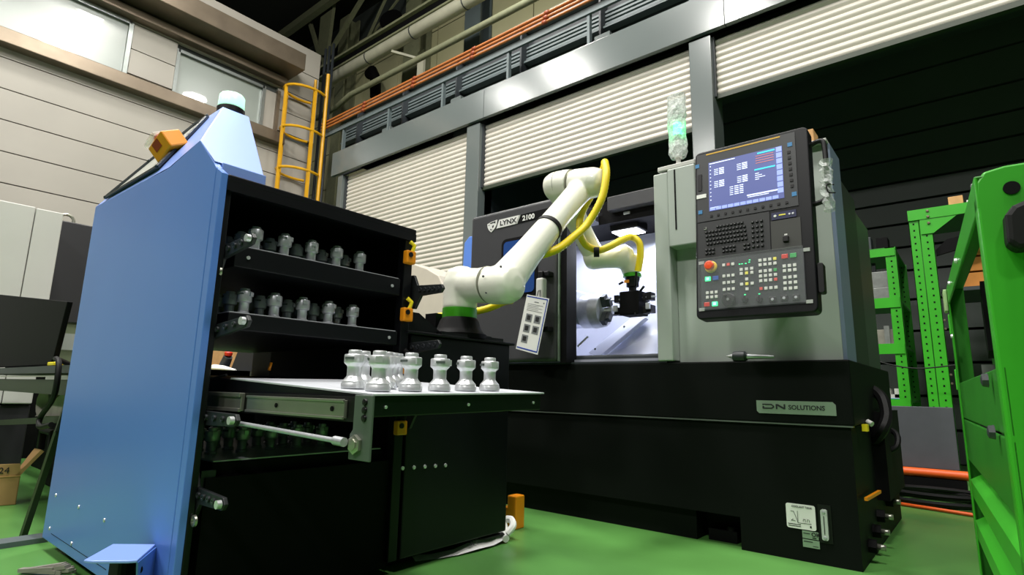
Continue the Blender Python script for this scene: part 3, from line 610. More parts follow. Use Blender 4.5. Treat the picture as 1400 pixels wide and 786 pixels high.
# gripper
gr = MB().lathe([(.040, 0), (.042, -.015), (.036, -.03), (.036, -.055), (.022, -.06), (.022, -.09), (.048, -.095), (.055, -.11), (.055, -.19), (.042, -.205), (.01, -.21)], (-1.490, 2.88, 1.312), n=20).build('gripper', black, rb)
B('orange_label', hazard, gr, -1.52, -1.49, 2.836, 2.840, 1.275, 1.292)
B('gripper_block', blackv, gr, -1.545, -1.425, 2.82, 2.94, 1.09, 1.225, bevel=.006)
for sx, cx in ((-1, -1.575), (1, -1.375)):
    for dz in (-.035, .035):
        MB().box(cx-.014, cx+.014, 2.84, 2.90, 1.155+dz-.022, 1.155+dz+.022).box(cx-.03*sx-.01, cx-.03*sx+.012, 2.845, 2.895, 1.14+dz-.01, 1.17+dz).build('jaw', black, gr, bevel=.003)
    MB().box(cx-.012, cx+.012, 2.825, 2.84, 1.115, 1.15).build('jaw_pad', steel, gr, bevel=.002)
    MB().cyl((cx-.04, 2.85, 1.185), (cx+.04, 2.85, 1.185), .005, n=8).build('guide_pin', steel_d, gr)
for a, b in (((-1.45, 2.84, 1.25), (-1.44, 2.83, 1.33)), ((-1.535, 2.85, 1.285), (-1.56, 2.85, 1.275)), ((-1.45, 2.83, 1.11), (-1.445, 2.82, 1.08)), ((-1.43, 2.85, 1.22), (-1.40, 2.84, 1.245))):
    MB().cyl(a, b, .007, n=8).build('fitting', black, gr)

# ================================================================== LATHE
lt = thing('cnc_lathe', 'large grey and black turning machine with open door and control panel', 'lathe')
Y0 = 2.68
MB().box(-3.35, -.43, Y0, 4.1, .135, .543).box(-3.35, -1.10, Y0+.04, 4.0, .0, .135).box(-.886, -.43, Y0, 4.0, 0, .135).box(-1.10, -.886, Y0+.16, 4.0, .02, .135).build('base_lower', base_m, lt)
MB().box(-1.06, -.93, Y0+.08, Y0+.14, 0, .05).cyl((-.96, Y0+.1, 0), (-.96, Y0+.1, .07), .02).build('levelling_foot', blackv, lt)
B('base_upper', base_m, lt, -3.35, -.415, Y0-.012, 3.9, .549, .815, bevel=.006)
B('base_lip', mat('lip highlight grey', '#6d746e', .35, metal=.5), lt, -3.35, -.42, Y0-.014, Y0+.02, .543, .549)  # pale colour paints the highlight along the base ledge
B('base_sill', dsteel, lt, -2.6, -1.2, Y0-.012, Y0+.02, .815, .825)
# nameplate
npm = MB().prism([(-.785, .597), (-.775, .587), (-.475, .587), (-.475, .630), (-.487, .642), (-.785, .642)], 'y', Y0-.018, Y0-.012).build('name_plate', silver, lt)
MB().prism([(-.760, .607), (-.722, .607), (-.712, .613), (-.712, .620), (-.722, .628), (-.76, .628), (-.76, .623), (-.724, .623), (-.718, .619), (-.718, .615), (-.724, .612), (-.753, .612), (-.753, .618), (-.76, .618)], 'y', Y0-.020, Y0-.018).build('logo_letter', ink, npm)
MB().prism([(-.705, .607), (-.699, .607), (-.699, .621), (-.675, .607), (-.667, .607), (-.667, .628), (-.673, .628), (-.673, .614), (-.697, .628), (-.705, .628)], 'y', Y0-.020, Y0-.018).build('logo_letter', ink, npm)
text('SOLUTIONS', .0265, frontM(-.655, Y0-.0185, .607), ink, npm, bold=.0006, sx=.98)
# coolant labels
cl = MB().prism(rrect(-.694, -.583, .125, .222, .008), 'y', Y0-.004, Y0-.001).build('coolant_label', white, lt)
text('COOLANT TANK', .011, frontM(-.672, Y0-.005, .208), ink, cl, sx=.9)
mb = MB()
for a, b in (((-.676, .192), (-.665, .192)), ((-.665, .192), (-.655, .165)), ((-.655, .165), (-.650, .148)), ((-.650, .148), (-.600, .150)), ((-.650, .195), (-.650, .148)), ((-.63, .165), (-.63, .155)), ((-.63, .165), (-.622, .165)), ((-.622, .165), (-.622, .155)), ((-.615, .165), (-.615, .155)), ((-.615, .165), (-.607, .165)), ((-.607, .165), (-.607, .155)), ((-.676, .155), (-.66, .155)), ((-.676, .155), (-.668, .162))):
    mb.bar((a[0], Y0-.005, a[1]), (b[0], Y0-.005, b[1]), .0012, .0012)
for z in (.140, .133): mb.box(-.688, -.640, Y0-.005, Y0-.004, z, z+.0025)
mb.box(-.606, -.600, Y0-.005, Y0-.004, .134, .142); mb.build('coolant_diagram', ink, cl)
ok = MB().box(-.637, -.577, Y0-.004, Y0-.001, .092, .121).build('ok_label', silver, lt)
text('OK', .022, frontM(-.603, Y0-.005, .103), ink, ok, bold=.0006); MB().box(-.633, -.608, Y0-.005, Y0-.004, .110, .113).box(-.60, -.585, Y0-.005, Y0-.004, .095, .099).build('small_print', ink, ok)
ok = MB().box(-.637, -.575, Y0-.004, Y0-.001, .058, .088).build('serial_label', silver, lt); MB().box(-.633, -.600, Y0-.005, Y0-.004, .079, .082).box(-.60, -.58, Y0-.005, Y0-.004, .064, .066).build('small_print', ink, ok)
lg = MB().box(-.573, -.525, Y0-.004, Y0-.001, .085, .232).build('level_gauge', black, lt)
MB().prism(rrect(-.562, -.538, .097, .215, .008), 'y', Y0-.016, Y0-.004).build('sight_glass', mat('pale sight glass', '#aab2aa', .25), lg); B('gauge_scale', ink, lg, -.552, -.549, Y0-.017, Y0-.016, .12, .19)
for z in (.107, .205): MB().lathe([(.007, 0), (.006, .003), (0, .004)], (-.55, Y0-.016, z), (0, -1, 0), 8).build('screw', steel_d, lg)
# side fittings
for y, z in ((3.46, .165), (3.15, .14), (3.0, .10), (2.86, .065)):
    b_ = MB().cyl((-.43, y, z), (-.40, y, z), .028, n=6).build('side_bolt', blackv, lt); MB().cyl((-.40, y, z), (-.37, y, z), .012, n=8).build('bolt_tip', zinc, b_)
MB().sweep(catm([(-.42, 3.3, .70), (-.38, 3.25, .66), (-.365, 3.2, .58), (-.38, 3.15, .52), (-.42, 3.2, .47)]), .025, 8).build('side_hose', rubber, lt)
MB().sweep(catm([(-.42, 3.5, .52), (-.36, 3.45, .49), (-.36, 3.4, .43), (-.42, 3.4, .40)]), .014, 8).build('side_hose', rubber, lt)
B('yellow_tag', yelp, lt, -.41, -.39, 2.80, 2.84, .525, .553); MB().cyl((-.41, 2.95, .56), (-.39, 2.94, .55), .012, n=8).build('pale_connector', whiteb, lt)
B('side_box', blackv, lt, -.43, -.38, 3.2, 3.8, .2, .60); MB().bar((-.41, 2.75, .262), (-.40, 3.05, .258), .012, .012).build('copper_bar', hazard, lt)
# door
dr = MB().box(-2.51, -1.82, 2.60, 2.665, .828, 1.785).build('sliding_door', door_m, lt, bevel=.022, seg=4)
B('door_edge', silver, lt, -1.818, -1.808, 2.61, 2.67, .83, 1.78); B('door_seal', blackv, lt, -1.806, -1.765, 2.62, 2.72, .82, 1.79)
MB().prism(rrect(-2.235, -1.955, 1.215, 1.585, .035, 5), 'y', 2.594, 2.60).build('window_gasket', blackv, dr)
MB().prism(rrect(-2.215, -1.975, 1.235, 1.565, .025, 5), 'y', 2.590, 2.594).build('window_pane', mat('pane blue reflection', '#2c4c8c', .12, noise=.1, scale=4, coat=.5), dr)  # blue is a reflection painted into the dark glass
hd = MB().box(-1.90, -1.84, 2.545, 2.60, 1.305, 1.335).box(-1.905, -1.87, 2.53, 2.56, 1.02, 1.335).box(-1.90, -1.84, 2.545, 2.60, .99, 1.02).build('door_handle', black, dr, bevel=.006)
MB().box(-1.912, -1.863, 2.522, 2.568, 1.14, 1.295).build('handle_wrap', whiteb, hd, bevel=.01)
# badge: shield, name bar, model bar
def dpx(x, y):   # badge drawing units -> door face
    return (-2.362+x*.00050, 1.672+y*.00042)
yb = 2.598
sh = [(0, 90), (60, 112), (165, 128), (158, 60), (125, -5), (70, -50), (28, -10), (5, 40)]
bdg = MB().prism([dpx(*p) for p in sh], 'y', yb-.002, 2.601).build('badge_shield', white, dr)
for q in ([(40, 98), (140, 112), (135, 75), (110, 90), (60, 82)], [(20, 70), (35, 76), (38, 62), (22, 58)], [(85, 40), (100, 55), (115, 45), (105, 20), (88, 15)], [(45, 0), (70, -20), (90, -5), (70, -8), (60, 5)]):
    MB().prism([dpx(*p) for p in q], 'y', yb-.003, yb-.002).build('shield_mark', ink, bdg)
nb = MB().prism([dpx(*p) for p in ((155, -10), (470, -2), (520, 122), (200, 118))], 'y', yb-.002, 2.601).build('name_bar', white, dr)
text('LYNX', .042, Matrix.Translation((-2.362+.212*.5, yb-.003, 1.682)) @ Matrix.Rotation(PI/2, 4, 'X'), ink, nb, bold=.0010, sx=1.22)
MB().prism([dpx(*p) for p in ((480, -2), (490, -2), (540, 122), (530, 122))], 'y', yb-.002, 2.601).build('badge_stripe', white, dr)
mbn = MB().prism([dpx(*p) for p in ((500, -2), (980, 10), (980, 130), (548, 122))], 'y', yb-.001, 2.601).build('model_bar', blackv, dr)
text('2100', .044, Matrix.Translation((-2.362+.575*.5, yb-.002, 1.682)) @ Matrix.Rotation(PI/2, 4, 'X'), white, mbn, bold=.0014, sx=1.05)
# working chamber
B('chamber_back', inter, lt, -2.45, -1.0, 3.42, 3.44, .82, 1.90); B('chamber_left', inter, lt, -2.46, -2.45, 2.72, 3.44, .82, 1.80); B('chamber_right', inter, lt, -1.20, -1.19, 2.9, 3.44, .82, 1.80)
B('chamber_floor', inter, lt, -2.45, -1.2, 2.70, 3.42, .80, .84)
B('rear_casing', door_m, lt, -2.51, -.45, 3.44, 3.9, .815, 1.66)
B('chamber_roof', blackv, lt, -2.50, -1.0, 3.05, 3.44, 1.72, 1.86); B('roof_beam', door_m, lt, -1.69, -1.0, 2.95, 3.05, 1.765, 1.852, bevel=.004); B('roof_side', door_m, lt, -2.50, -1.78, 2.70, 3.05, 1.72, 1.79)
B('roof_rail', blackv, lt, -1.78, -1.0, 3.0, 3.1, 1.70, 1.76); B('rail_catch', steel_d, lt, -1.60, -1.56, 2.99, 3.0, 1.735, 1.75)
B('corner_box', cab_w, lt, -1.86, -1.80, 3.30, 3.36, 1.60, 1.68)
MB().sweep(catm([(-1.9, 3.35, 1.55), (-1.8, 3.33, 1.58), (-1.7, 3.36, 1.52)]), .006, 6).build('chamber_pipe', zinc, lt)
lm = MB().box(-1.74, -1.54, 3.06, 3.2, 1.665, 1.72).build('chamber_lamp', black, lt, bevel=.01); B('lamp_lens', lamp_m, lm, -1.725, -1.555, 3.07, 3.19, 1.658, 1.665)
l = bpy.data.lights.new('chamber_light', 'AREA'); l.shape = 'RECTANGLE'; l.size = .17; l.size_y = .12; l.energy = 8.5; l.color = (.86, .90, 1)
o = bpy.data.objects.new('chamber_light', l); o.location = (-1.64, 3.13, 1.655); COL.objects.link(o)
l = bpy.data.lights.new('chamber_light', 'AREA'); l.shape = 'RECTANGLE'; l.size = .25; l.size_y = .1; l.energy = 5.5; l.color = (.86, .90, 1)
o = bpy.data.objects.new('chamber_light', l); o.location = (-2.1, 3.1, 1.68); COL.objects.link(o)
B('chamber_lamp', lamp_m, lt, -2.25, -1.95, 3.05, 3.15, 1.685, 1.70)
# sloping way cover, sill
MB().add([(-1.885, 3.04, .905), (-1.80, 3.02, .875), (-1.52, 3.10, 1.11), (-1.60, 3.12, 1.135), (-1.885, 3.08, .895), (-1.80, 3.06, .865), (-1.52, 3.14, 1.10), (-1.60, 3.16, 1.125)], [(0, 1, 2, 3), (4, 7, 6, 5), (0, 4, 5, 1), (1, 5, 6, 2), (2, 6, 7, 3), (3, 7, 4, 0)]).build('way_cover', inter, lt, bevel=.003)
MB().add([(-1.80, 3.07, .865), (-1.20, 3.07, .865), (-1.20, 3.20, 1.15), (-1.49, 3.18, 1.15)], [(0, 1, 2, 3)]).build('slope_sheet', inter, lt)
B('chamber_sill', dsteel, lt, -1.80, -1.2, 2.72, 2.95, .82, .865, bevel=.01)
for p in ((-1.83, 3.03, .925), (-1.66, 3.09, 1.06)): MB().lathe([(.007, 0), (.006, .003), (0, .004)], p, (0, -1, .2), 8).build('screw', dsteel, lt)
# chuck
chk = MB().lathe([(.085, 0), (.10, .005), (.10, .07), (.104, .075), (.104, .085), (.096, .14), (.09, .145), (.0, .145)], (-1.845, 2.93, 1.142), (1, 0, 0), 36).build('chuck', steel_d, lt)
B('spindle_nose', inter, lt, -2.1, -1.845, 2.83, 3.05, 1.06, 1.27, bevel=.01)
for a in (.5, 2.6, 4.7):
    c, s_ = math.cos(a), math.sin(a)
    M = Matrix.Translation((-1.70, 2.93, 1.142)) @ Matrix.Rotation(a, 4, 'X')
    MB().box(0, .03, -.022, .022, .028, .095).box(.03, .055, -.018, .018, .026, .075).xf(M).build('chuck_jaw', dsteel, chk, bevel=.002)
MB().lathe([(.018, 0), (.018, .03), (.024, .035), (.024, .055), (.014, .06), (.014, .12), (.02, .125), (.02, .14)], (-1.70, 2.93, 1.142), (1, 0, 0), 16).build('clamped_workpiece', steel, chk)
MB().bar((-1.80, 2.9, .99), (-1.86, 2.88, .93), .015, .01).build('coolant_nozzle', steel, lt)
tu = MB().cyl((-1.30, 3.15, 1.45), (-1.22, 3.15, 1.45), .16, n=12).build('tool_turret', dsteel, lt)
for a in (0, .52, 1.05, 1.57, 2.1): MB().box(-1.36, -1.30, -.02, .02, .10, .16).xf(Matrix.Translation((0, 3.15, 1.45)) @ Matrix.Rotation(a, 4, 'X')).build('tool_holder', black, tu)
# grey front column and body
B('front_column', lgrey, lt, -1.245, -1.165, 2.66, 2.92, .822, 1.80, bevel=.006)
B('column_head', lgrey, lt, -1.165, -1.02, 2.655, 2.80, 1.395, 1.81, bevel=.006); B('column_cap', cab_w, lt, -1.22, -1.02, 2.66, 2.80, 1.81, 1.835, bevel=.004)
B('slot', blackv, lt, -1.128, -1.120, 2.653, 2.656, 1.48, 1.80)
B('front_body', lgrey, lt, -1.165, -.445, 2.74, 2.95, .815, 1.785, bevel=.004); B('body_cap', cab_w, lt, -1.0, -.435, 2.70, 2.98, 1.785, 1.80, bevel=.003)
B('body_side', lside, lt, -.445, -.43, 2.74, 2.96, .815, 1.785); B('rear_body', mat('shadowed rear side', '#273029', .5), lt, -.9, -.44, 2.96, 3.40, .815, 1.70)  # rear body: shadow on the side panel is put into its dark colour
# signal tower in bubble wrap
sg = MB().cyl((-1.14, 2.75, 1.83), (-1.14, 2.75, 1.93), .012, n=10).build('tower_pole', whiteb, lt)
MB().lathe([(.022, 0), (.022, .05), (.0, .052)], (-1.14, 2.75, 1.90), n=14).build('tower_foot', whiteb, sg)
MB().cyl((-1.14, 2.75, 1.95), (-1.14, 2.75, 2.03), .02, n=14).build('tower_section', whiteb, sg); MB().cyl((-1.14, 2.75, 2.035), (-1.14, 2.75, 2.095), .021, n=14).build('green_lamp', beac_g, sg); MB().cyl((-1.14, 2.75, 2.10), (-1.14, 2.75, 2.20), .02, n=14).build('tower_section', whiteb, sg)
mb = MB(); n = 16; vs = []
for k in range(13):
    z = 1.90+.36*k/12
    for j in range(n):
        a = 2*PI*j/n; r_ = .040+random.uniform(-.004, .004); rx = r_*(1.25 if k not in (0,) else .9); vs.append((-1.14+rx*math.cos(a), 2.75+r_*.8*math.sin(a), z))
mb.add(vs, [(i*n+j, i*n+(j+1) % n, (i+1)*n+(j+1) % n, (i+1)*n+j) for i in range(12) for j in range(n)], False); mb.build('bubble_wrap', wrap_s, sg)
# ---- control panel
th_ = math.atan2(.06, .772)
PM = Matrix.Translation((-.925, 2.38, .985)) @ Matrix.Rotation(-th_, 4, 'X')   # local x right, y inward, z up
cp = MB().prism(rrect(-.006, .468, -.006, .778, .022, 5), 'y', .0, .075).xf(PM).build('control_panel', black2, lt, bevel=.006, seg=3)
def pb(name, m_, x0, x1, z0, z1, y0=-.003, y1=.001, bevel=0, par=None): return MB().box(x0, x1, y0, y1, z0, z1).xf(PM).build(name, m_, par or cp, bevel)
MB().box(.05, .42, .075, .14, .25, .60).xf(PM).build('panel_mount', black2, cp); MB().cyl((-.66, 2.50, 1.10), (-.66, 2.75, 1.05), .03, n=12).build('panel_arm', black2, cp)
pb('display_bezel', panelf, .004, .420, .435, .763); pb('keyboard_plate', mat('dark keypad plate', '#1b1d1e', .45), .006, .308, .262, .430); pb('port_plate', mat('dark port plate', '#2a2b26', .5), .312, .424, .262, .385); pb('keypad_plate', panelg, .018, .430, .030, .252)
pb('yellow_stripe', mat('yellow print', '#c99a18', .5, noise=0), .047, .363, .7535, .7595, -.004, -.003)
sc_ = pb('screen', scr_m, .058, .369, .478, .713, -.0045, -.003)
for x, z in ((.0052, .709), (.3985, .7096), (.0171, .4822), (.4056, .4867)): pb('corner_tab', bluec, x-.008, x+.010, z-.009, z+.009, -.005, -.003)
pb('side_keys', black, .008, .026, .585, .665, -.006, -.003); pb('paper_label', white, .002, .046, .548, .566, -.006, -.003)
for k in range(11): pb('soft_key', black, .062+k*.031, .072+k*.031, .450, .460, -.006, -.003)
for k in range(7): pb('soft_key', black, .388+.001*k, .400+.001*k, .676-k*.0255-.006, .676-k*.0255+.006, -.006, -.003)
mb = MB(); 
def sq(x0, x1, z0, z1): mb.box(x0, x1, -.0052, -.0045, z0, z1)
sq(.062, .175, .704, .708)
for cx, cz in ((.105, .66), (.205, .66), (.105, .60), (.205, .60)):
    for k in range(4):
        z = cz+.012-k*.0085; sq(cx-.022, cx-.004, z, z+.003); sq(cx+.0, cx+.022, z-.0005, z+.0045)
for k in range(10): sq(.064, .069, .69-k*.018, .694-k*.018)
for k in range(5):
    z = .572-k*.009; sq(.15, .165, z, z+.003); sq(.170, .188, z, z+.004); sq(.192, .208, z, z+.004)
sq(.222, .345, .516, .522); sq(.225, .31, .509, .512); sq(.064, .10, .492, .495)
for k in range(4): sq(.258, .262+.012*(k % 3+1), .610-k*.009, .613-k*.009)
mb.xf(PM).build('screen_print', scr_w, sc_)
mb = MB(); [mb.box(.062+k*.0262, .085+k*.0262, -.0052, -.0045, .481, .495) for k in range(11)]; [mb.box(.345, .367, -.0052, -.0045, .70-k*.0265-.011, .70-k*.0265+.011) for k in range(8)]; mb.xf(PM).build('screen_soft_keys', scr_b, sc_)
mb = MB(); mb.box(.256, .339, -.0053, -.0045, .626, .632); mb.box(.27, .34, -.0053, -.0045, .700, .706); mb.xf(PM).build('screen_bar', scr_c, sc_)
mb = MB(); [mb.box(.262, .335, -.0053, -.0045, .690-k*.011, .693-k*.011) for k in range(4)]; mb.xf(PM).build('screen_meter', scr_r, sc_)
bd = pb('panel_badge', mat('navy badge', '#0b1440', .4), .316, .410, .389, .420, -.004, -.002); pb('badge_print', yelk, .345, .370, .404, .409, -.005, -.004, par=bd); MB().lathe([(.006, 0), (.005, .002)], (.330, -.004, .405), (0, -1, 0), 12).xf(PM).build('badge_disc', whiteb, bd)
for x in (.385, .398): MB().lathe([(.005, 0), (.004, .002)], (x, -.004, .405), (0, -1, 0), 10).xf(PM).build('badge_disc', steel_d, bd)
pb('memory_port', black, .357, .378, .288, .312, -.012, -.002, .002); pb('port_label', whiteb, .362, .373, .316, .322, -.004, -.003)
# keyboard keys share one mesh
kmesh = MB().box(-.0055, .0055, -.006, 0, -.0045, .0045).build('keyboard_key', black, cp, .001)
kmesh.matrix_local = PM @ Matrix.Translation((.0405, -.003, .401))
klet = None
def key(src, x, z, m_=None):
    c = src.copy(); COL.objects.link(c); c.parent = cp; c.matrix_local = PM @ Matrix.Translation((x, -.003, z)); return c
key_spots = []
for r_ in range(5):
    for k in range(12 if r_ else 8): key_spots.append((.042+k*.0148+(.052 if r_ == 0 else r_*.002), .400-r_*.0185))
for r_ in range(6):
    for k in range(3): key_spots.append((.241+k*.0178, .394-r_*.0215))
for r_ in range(2):
    for k in range(13): 
        if k in (3, 4, 9, 10): continue
        key_spots.append((.044+k*.0148, .300-r_*.0165))
for x, z in key_spots: key(kmesh, x, z)
mb = MB(); [mb.box(x-.002, x+.002, -.0096, -.009, z-.001, z+.0012) for x, z in key_spots]; tag(mb.xf(PM).build('key_legends', inkg, cp), kind='stuff')
pb('white_key', whiteb, .036, .046, .396, .405, -.009, -.003)
km = {}
for nm, mm in (('w', whiteb), ('r', redk), ('y', yelk), ('g', grnk)):
    km[nm] = None
def btn(x, z, c='w'):
    mm = {'w': whiteb, 'r': redk, 'y': yelk, 'g': grnk}[c]
    if km[c] is None:
        o = MB().box(-.0062, .0062, -.004, 0, -.0062, .0062).build('push_button', mm, cp, .001); o.matrix_local = PM @ Matrix.Translation((x, -.003, z)); km[c] = o
    else: key(km[c], x, z)
for k in range(3): btn(.1175+k*.019, .2225, 'wrw'[k])
for r_ in range(3):
    for k in range(3): btn(.1175+k*.019, .1735-r_*.0295)
for r_ in range(2):
    for k in range(3): btn(.1895+k*.0212, (.1935, .176)[r_], 'y' if (r_, k) == (1, 1) else 'w')
for x, z, c in ((.2107, .150, 'w'), (.1895, .130, 'w'), (.2107, .130, 'y'), (.2319, .130, 'w'), (.2107, .108, 'w')): btn(x, z, c)
for r_, z in enumerate((.2235, .204, .1765, .1565, .1365)):
    for k in range(4): btn(.2655+k*.019, z, 'y' if (r_, k) == (0, 3) else 'g' if (r_, k) == (2, 3) else 'r' if (r_, k) == (4, 3) else 'w')
for k in range(4): btn(.2655+k*.019, .1035, 'r' if k == 0 else 'w')
for r_, z in enumerate((.1875, .168, .140, .1175, .0945)):
    for k in range(3): btn(.3565+k*.0192, z)
for r_, z in enumerate((.1072, .0875)):
    for k in range(3): btn(.0455+k*.019, z)
for x, z, mm, nm in ((.0488, .1685, grn_led, 'lit_key'), (.0825, .1685, bluek, 'blue_key'), (.0432, .0556, redp, 'red_key'), (.0771, .0560, grn_led, 'lit_key'), (.3602, .2270, redp, 'red_key'), (.3918, .2270, grnk, 'green_key')):
    pb(nm, mm, x-.012, x+.012, z-.0095, z+.0095, -.009, -.003, .002)
pb('key_cap_light', beac_m, .043, .055, .163, .174, -.0095, -.009); pb('key_cap_light', beac_m, .071, .083, .050, .062, -.0095, -.009)
for x, z in ((.183, .2185), (.193, .2185), (.208, .218), (.222, .222), (.224, .231), (.2013, .085), (.2577, .083)): pb('indicator', grn_led, x-.003, x+.003, z-.0015, z+.0015, -.0045, -.003)
def pl(name, prof, x, z, m_, n=24): return MB().lathe(prof, (x, -.003, z), (0, -1, 0), n).xf(PM).build(name, m_, cp)
pl('stop_collar', [(.026, 0), (.026, .006), (.022, .008)], .0633, .2205, mat('yellow collar', '#d9b81a', .5, noise=0)); pl('emergency_stop', [(.012, 0), (.012, .016), (.020, .018), (.021, .028), (.016, .033), (0, .034)], .0633, .2215, mat('orange red knob', '#e04a18', .35, noise=0))
pl('hand_wheel', [(.028, 0), (.028, .012), (.024, .016), (.010, .017), (.009, .020), (0, .020)], .1371, .0676, black); pl('wheel_knob', [(.005, .012), (.006, .028), (0, .030)], .127, .083, black, 10); pl('wheel_badge', [(.006, .0202), (.005, .021)], .137, .0676, inkg, 10)
for x, z in ((.2013, .0641), (.2577, .0591)): pl('selector_knob', [(.013, 0), (.012, .012), (.006, .013), (0, .013)], x, z, black, 16); pb('selector_grip', black, x-.003, x+.003, z-.012, z+.012, -.024, -.012, .001)
for x, z in ((.3083, .0547), (.3512, .0561), (.3943, .0555)): pb('key_switch', black, x-.013, x+.013, z-.011, z+.011, -.010, -.003, .002); pl('switch_face', [(.006, .0075), (.005, .009), (.002, .009)], x, z, steel_d, 12)
# clear film on the keypad, taped corners
fl = pb('protective_film', mat('clear film', '#dfe3e6', .08, noise=0, alpha=.05, bump=.6, bscale=18), .016, .434, .028, .254, -.0352, -.0350)
for x, z in ((.018, .245), (.438, .245), (.018, .036), (.438, .036)): pb('tape_tab', mat('translucent tape', '#b9bcb8', .3, alpha=.6), x-.010, x+.014, z-.007, z+.007, -.004, -.0015)
mb = MB().sweep(catm([(.468, .03, .70), (.500, .02, .706), (.520, .02, .69), (.524, .02, .58), (.522, .02, .47), (.505, .02, .445), (.468, .03, .44)]), .010, 10).xf(PM).build('panel_handle', black, cp)
mb = MB(); n = 10; vs = []
for k in range(14):
    z = .615-.215*k/13
    for j in range(n): a = 2*PI*j/n; r_ = .020+random.uniform(-.006, .008); vs.append((.522+r_*math.cos(a), .02+r_*math.sin(a), z))
mb.add(vs, [(i*n+j, i*n+(j+1) % n, (i+1)*n+(j+1) % n, (i+1)*n+j) for i in range(13) for j in range(n)], False).xf(PM).build('handle_wrap', wrap_m, cp)
MB().sweep(catm([(.548, .01, .50), (.525, .0, .503), (.528, .0, .47), (.551, .01, .466)]), .0025, 6).xf(PM).build('cable_tie', rubber, cp)
MB().prism(rrect(.470, .492, .07, .19, .008), 'y', .01, .05).xf(PM).build('side_latch', black, cp, .002)
# things on and around the lathe
o = MB().box(-.560, -.490, 2.74, 2.84, 1.80, 1.875).build('wooden_block', wood, bevel=.002); tag(o, 'small wooden block on top of the lathe behind the control panel', 'block')
lc = thing('live_center', 'pointed steel live centre tool lying on the black lathe ledge', 'tool')
A0 = Vector((-.915, 2.685, .840)); dv = Vector((1, 0, -.04)).normalized()
MB().lathe([(.001, 0), (.012, .030), (.013, .032)], A0, dv, 20).build('point', steel, lc)
MB().lathe([(.013, .032), (.022, .034), (.024, .045), (.024, .085), (.020, .088), (.016, .095)], A0, dv, 20).build('housing', dsteel, lc)
MB().lathe([(.013, .095), (.012, .10), (.007, .205), (.006, .21)], A0, dv, 20).build('shank', steel_d, lc)
sh = thing('instruction_sheet', 'laminated instruction sheet with blue border hanging from the door handle', 'sheet', (-1.885, 2.505, 1.185), 0)
SM = Matrix.Rotation(.0, 4, 'Z') @ Matrix.Rotation(.24, 4, 'Y')
def sb(name, m_, x0, x1, z0, z1, y=-.001, par=None): return MB().box(x0, x1, y-.0008, y, z0, z1).xf(SM).build(name, m_, par or sh)
paper = sb('paper', white, -.075, .085, -.315, .0, .0)
for b in ((-.070, .079, -.012, -.006), (.073, .079, -.30, -.012), (-.070, .079, -.306, -.299)): sb('blue_border', inkb, *b, par=paper)
for a, b in ((-.05, -.105), (.012, -.105), (-.05, -.165), (.012, -.165), (-.05, -.225)):
    p_ = sb('photo_print', inkg, a, a+.045, b-.045, b, par=paper); sb('photo_dark', ink, a+.010, a+.034, b-.034, b-.008, -.002, par=paper)
mb = MB(); [mb.box(-.055, .055-.03*(k % 2), -.0018, -.001, -.050-k*.009, -.048-k*.009) for k in range(5)]; mb.box(-.01, .02, -.0018, -.001, -.036, -.031); mb.box(.052, .06, -.0018, -.001, -.036, -.028); mb.xf(SM).build('printed_lines', inkg, paper)
MB().sweep([(-.005, 0, -.005), (-.002, .01, .03), (.006, .03, .05), (.012, .01, .03), (.02, 0, -.005)], .002, 6).build('string_loop', rubber, sh)
# floor bits
o = MB().prism([(-1.90, 0), (-1.815, 0), (-1.815, .155), (-1.87, .155), (-1.87, .10), (-1.90, .10)], 'y', 2.26, 2.33).build('floor_stop', hazard, bevel=.006); tag(o, 'small orange metal stop standing on the floor between cart and lathe', 'floor stop')
mb = MB(); P = [(-1.76, 1.58), (-1.73, 1.67), (-1.705, 1.76), (-1.69, 1.86), (-1.69, 1.96), (-1.70, 2.05), (-1.73, 2.11)]
vs = [];
for k, (x, y) in enumerate(P):
    dz = (.012, .006, .01, .03, .02, .05, .10)[k]; vs += [(x, y, .003+dz*.3), (x-.05, y+.02, .004+dz)]
mb.add(vs, [(2*i, 2*i+2, 2*i+3, 2*i+1) for i in range(len(P)-1)], True)
t = thing('packing_strip', 'crumpled white and black printed strip on the green floor', 'strip'); mb.build('ribbon', white, t)
MB().sweep(catm([(-1.72, 2.08, .03), (-1.71, 2.11, .06), (-1.74, 2.13, .08), (-1.77, 2.11, .07), (-1.75, 2.07, .03), (-1.69, 2.04, .02)]), .016, 8).build('ribbon_loop', white, t)
MB().prism([(-1.74, 1.92), (-1.71, 1.92), (-1.70, 2.04), (-1.73, 2.06)], 'z', .035, .040).build('ribbon_print', ink, t)
text('SIT', .04, Matrix.Translation((-1.705, 1.82, .03)) @ Matrix.Rotation(1.35, 4, 'Z') @ Matrix.Rotation(.6, 4, 'X'), ink, t)

# ================================================================== GREEN RACKS (right)
def angle_post(x, y, z0, z1, wx, wy, par, m_=green_m, holes=True, pitch=.05, side=1, name='post'):
    mb = MB().box(x, x+wx, y, y+.004, z0, z1).box(x if side > 0 else x+wx-.004, (x+.004) if side > 0 else x+wx, y, y+wy, z0, z1)
    o = mb.build(name, m_, par)
    if holes:
        hb = MB(); z = z0+.03
        while z < z1-.02:
            hb.box(x+wx*.5-.006, x+wx*.5+.006, y-.0015, y, z-.007, z+.007); z += pitch
        tag(hb.build('slot_holes', blackv, o), kind='stuff')
    return o
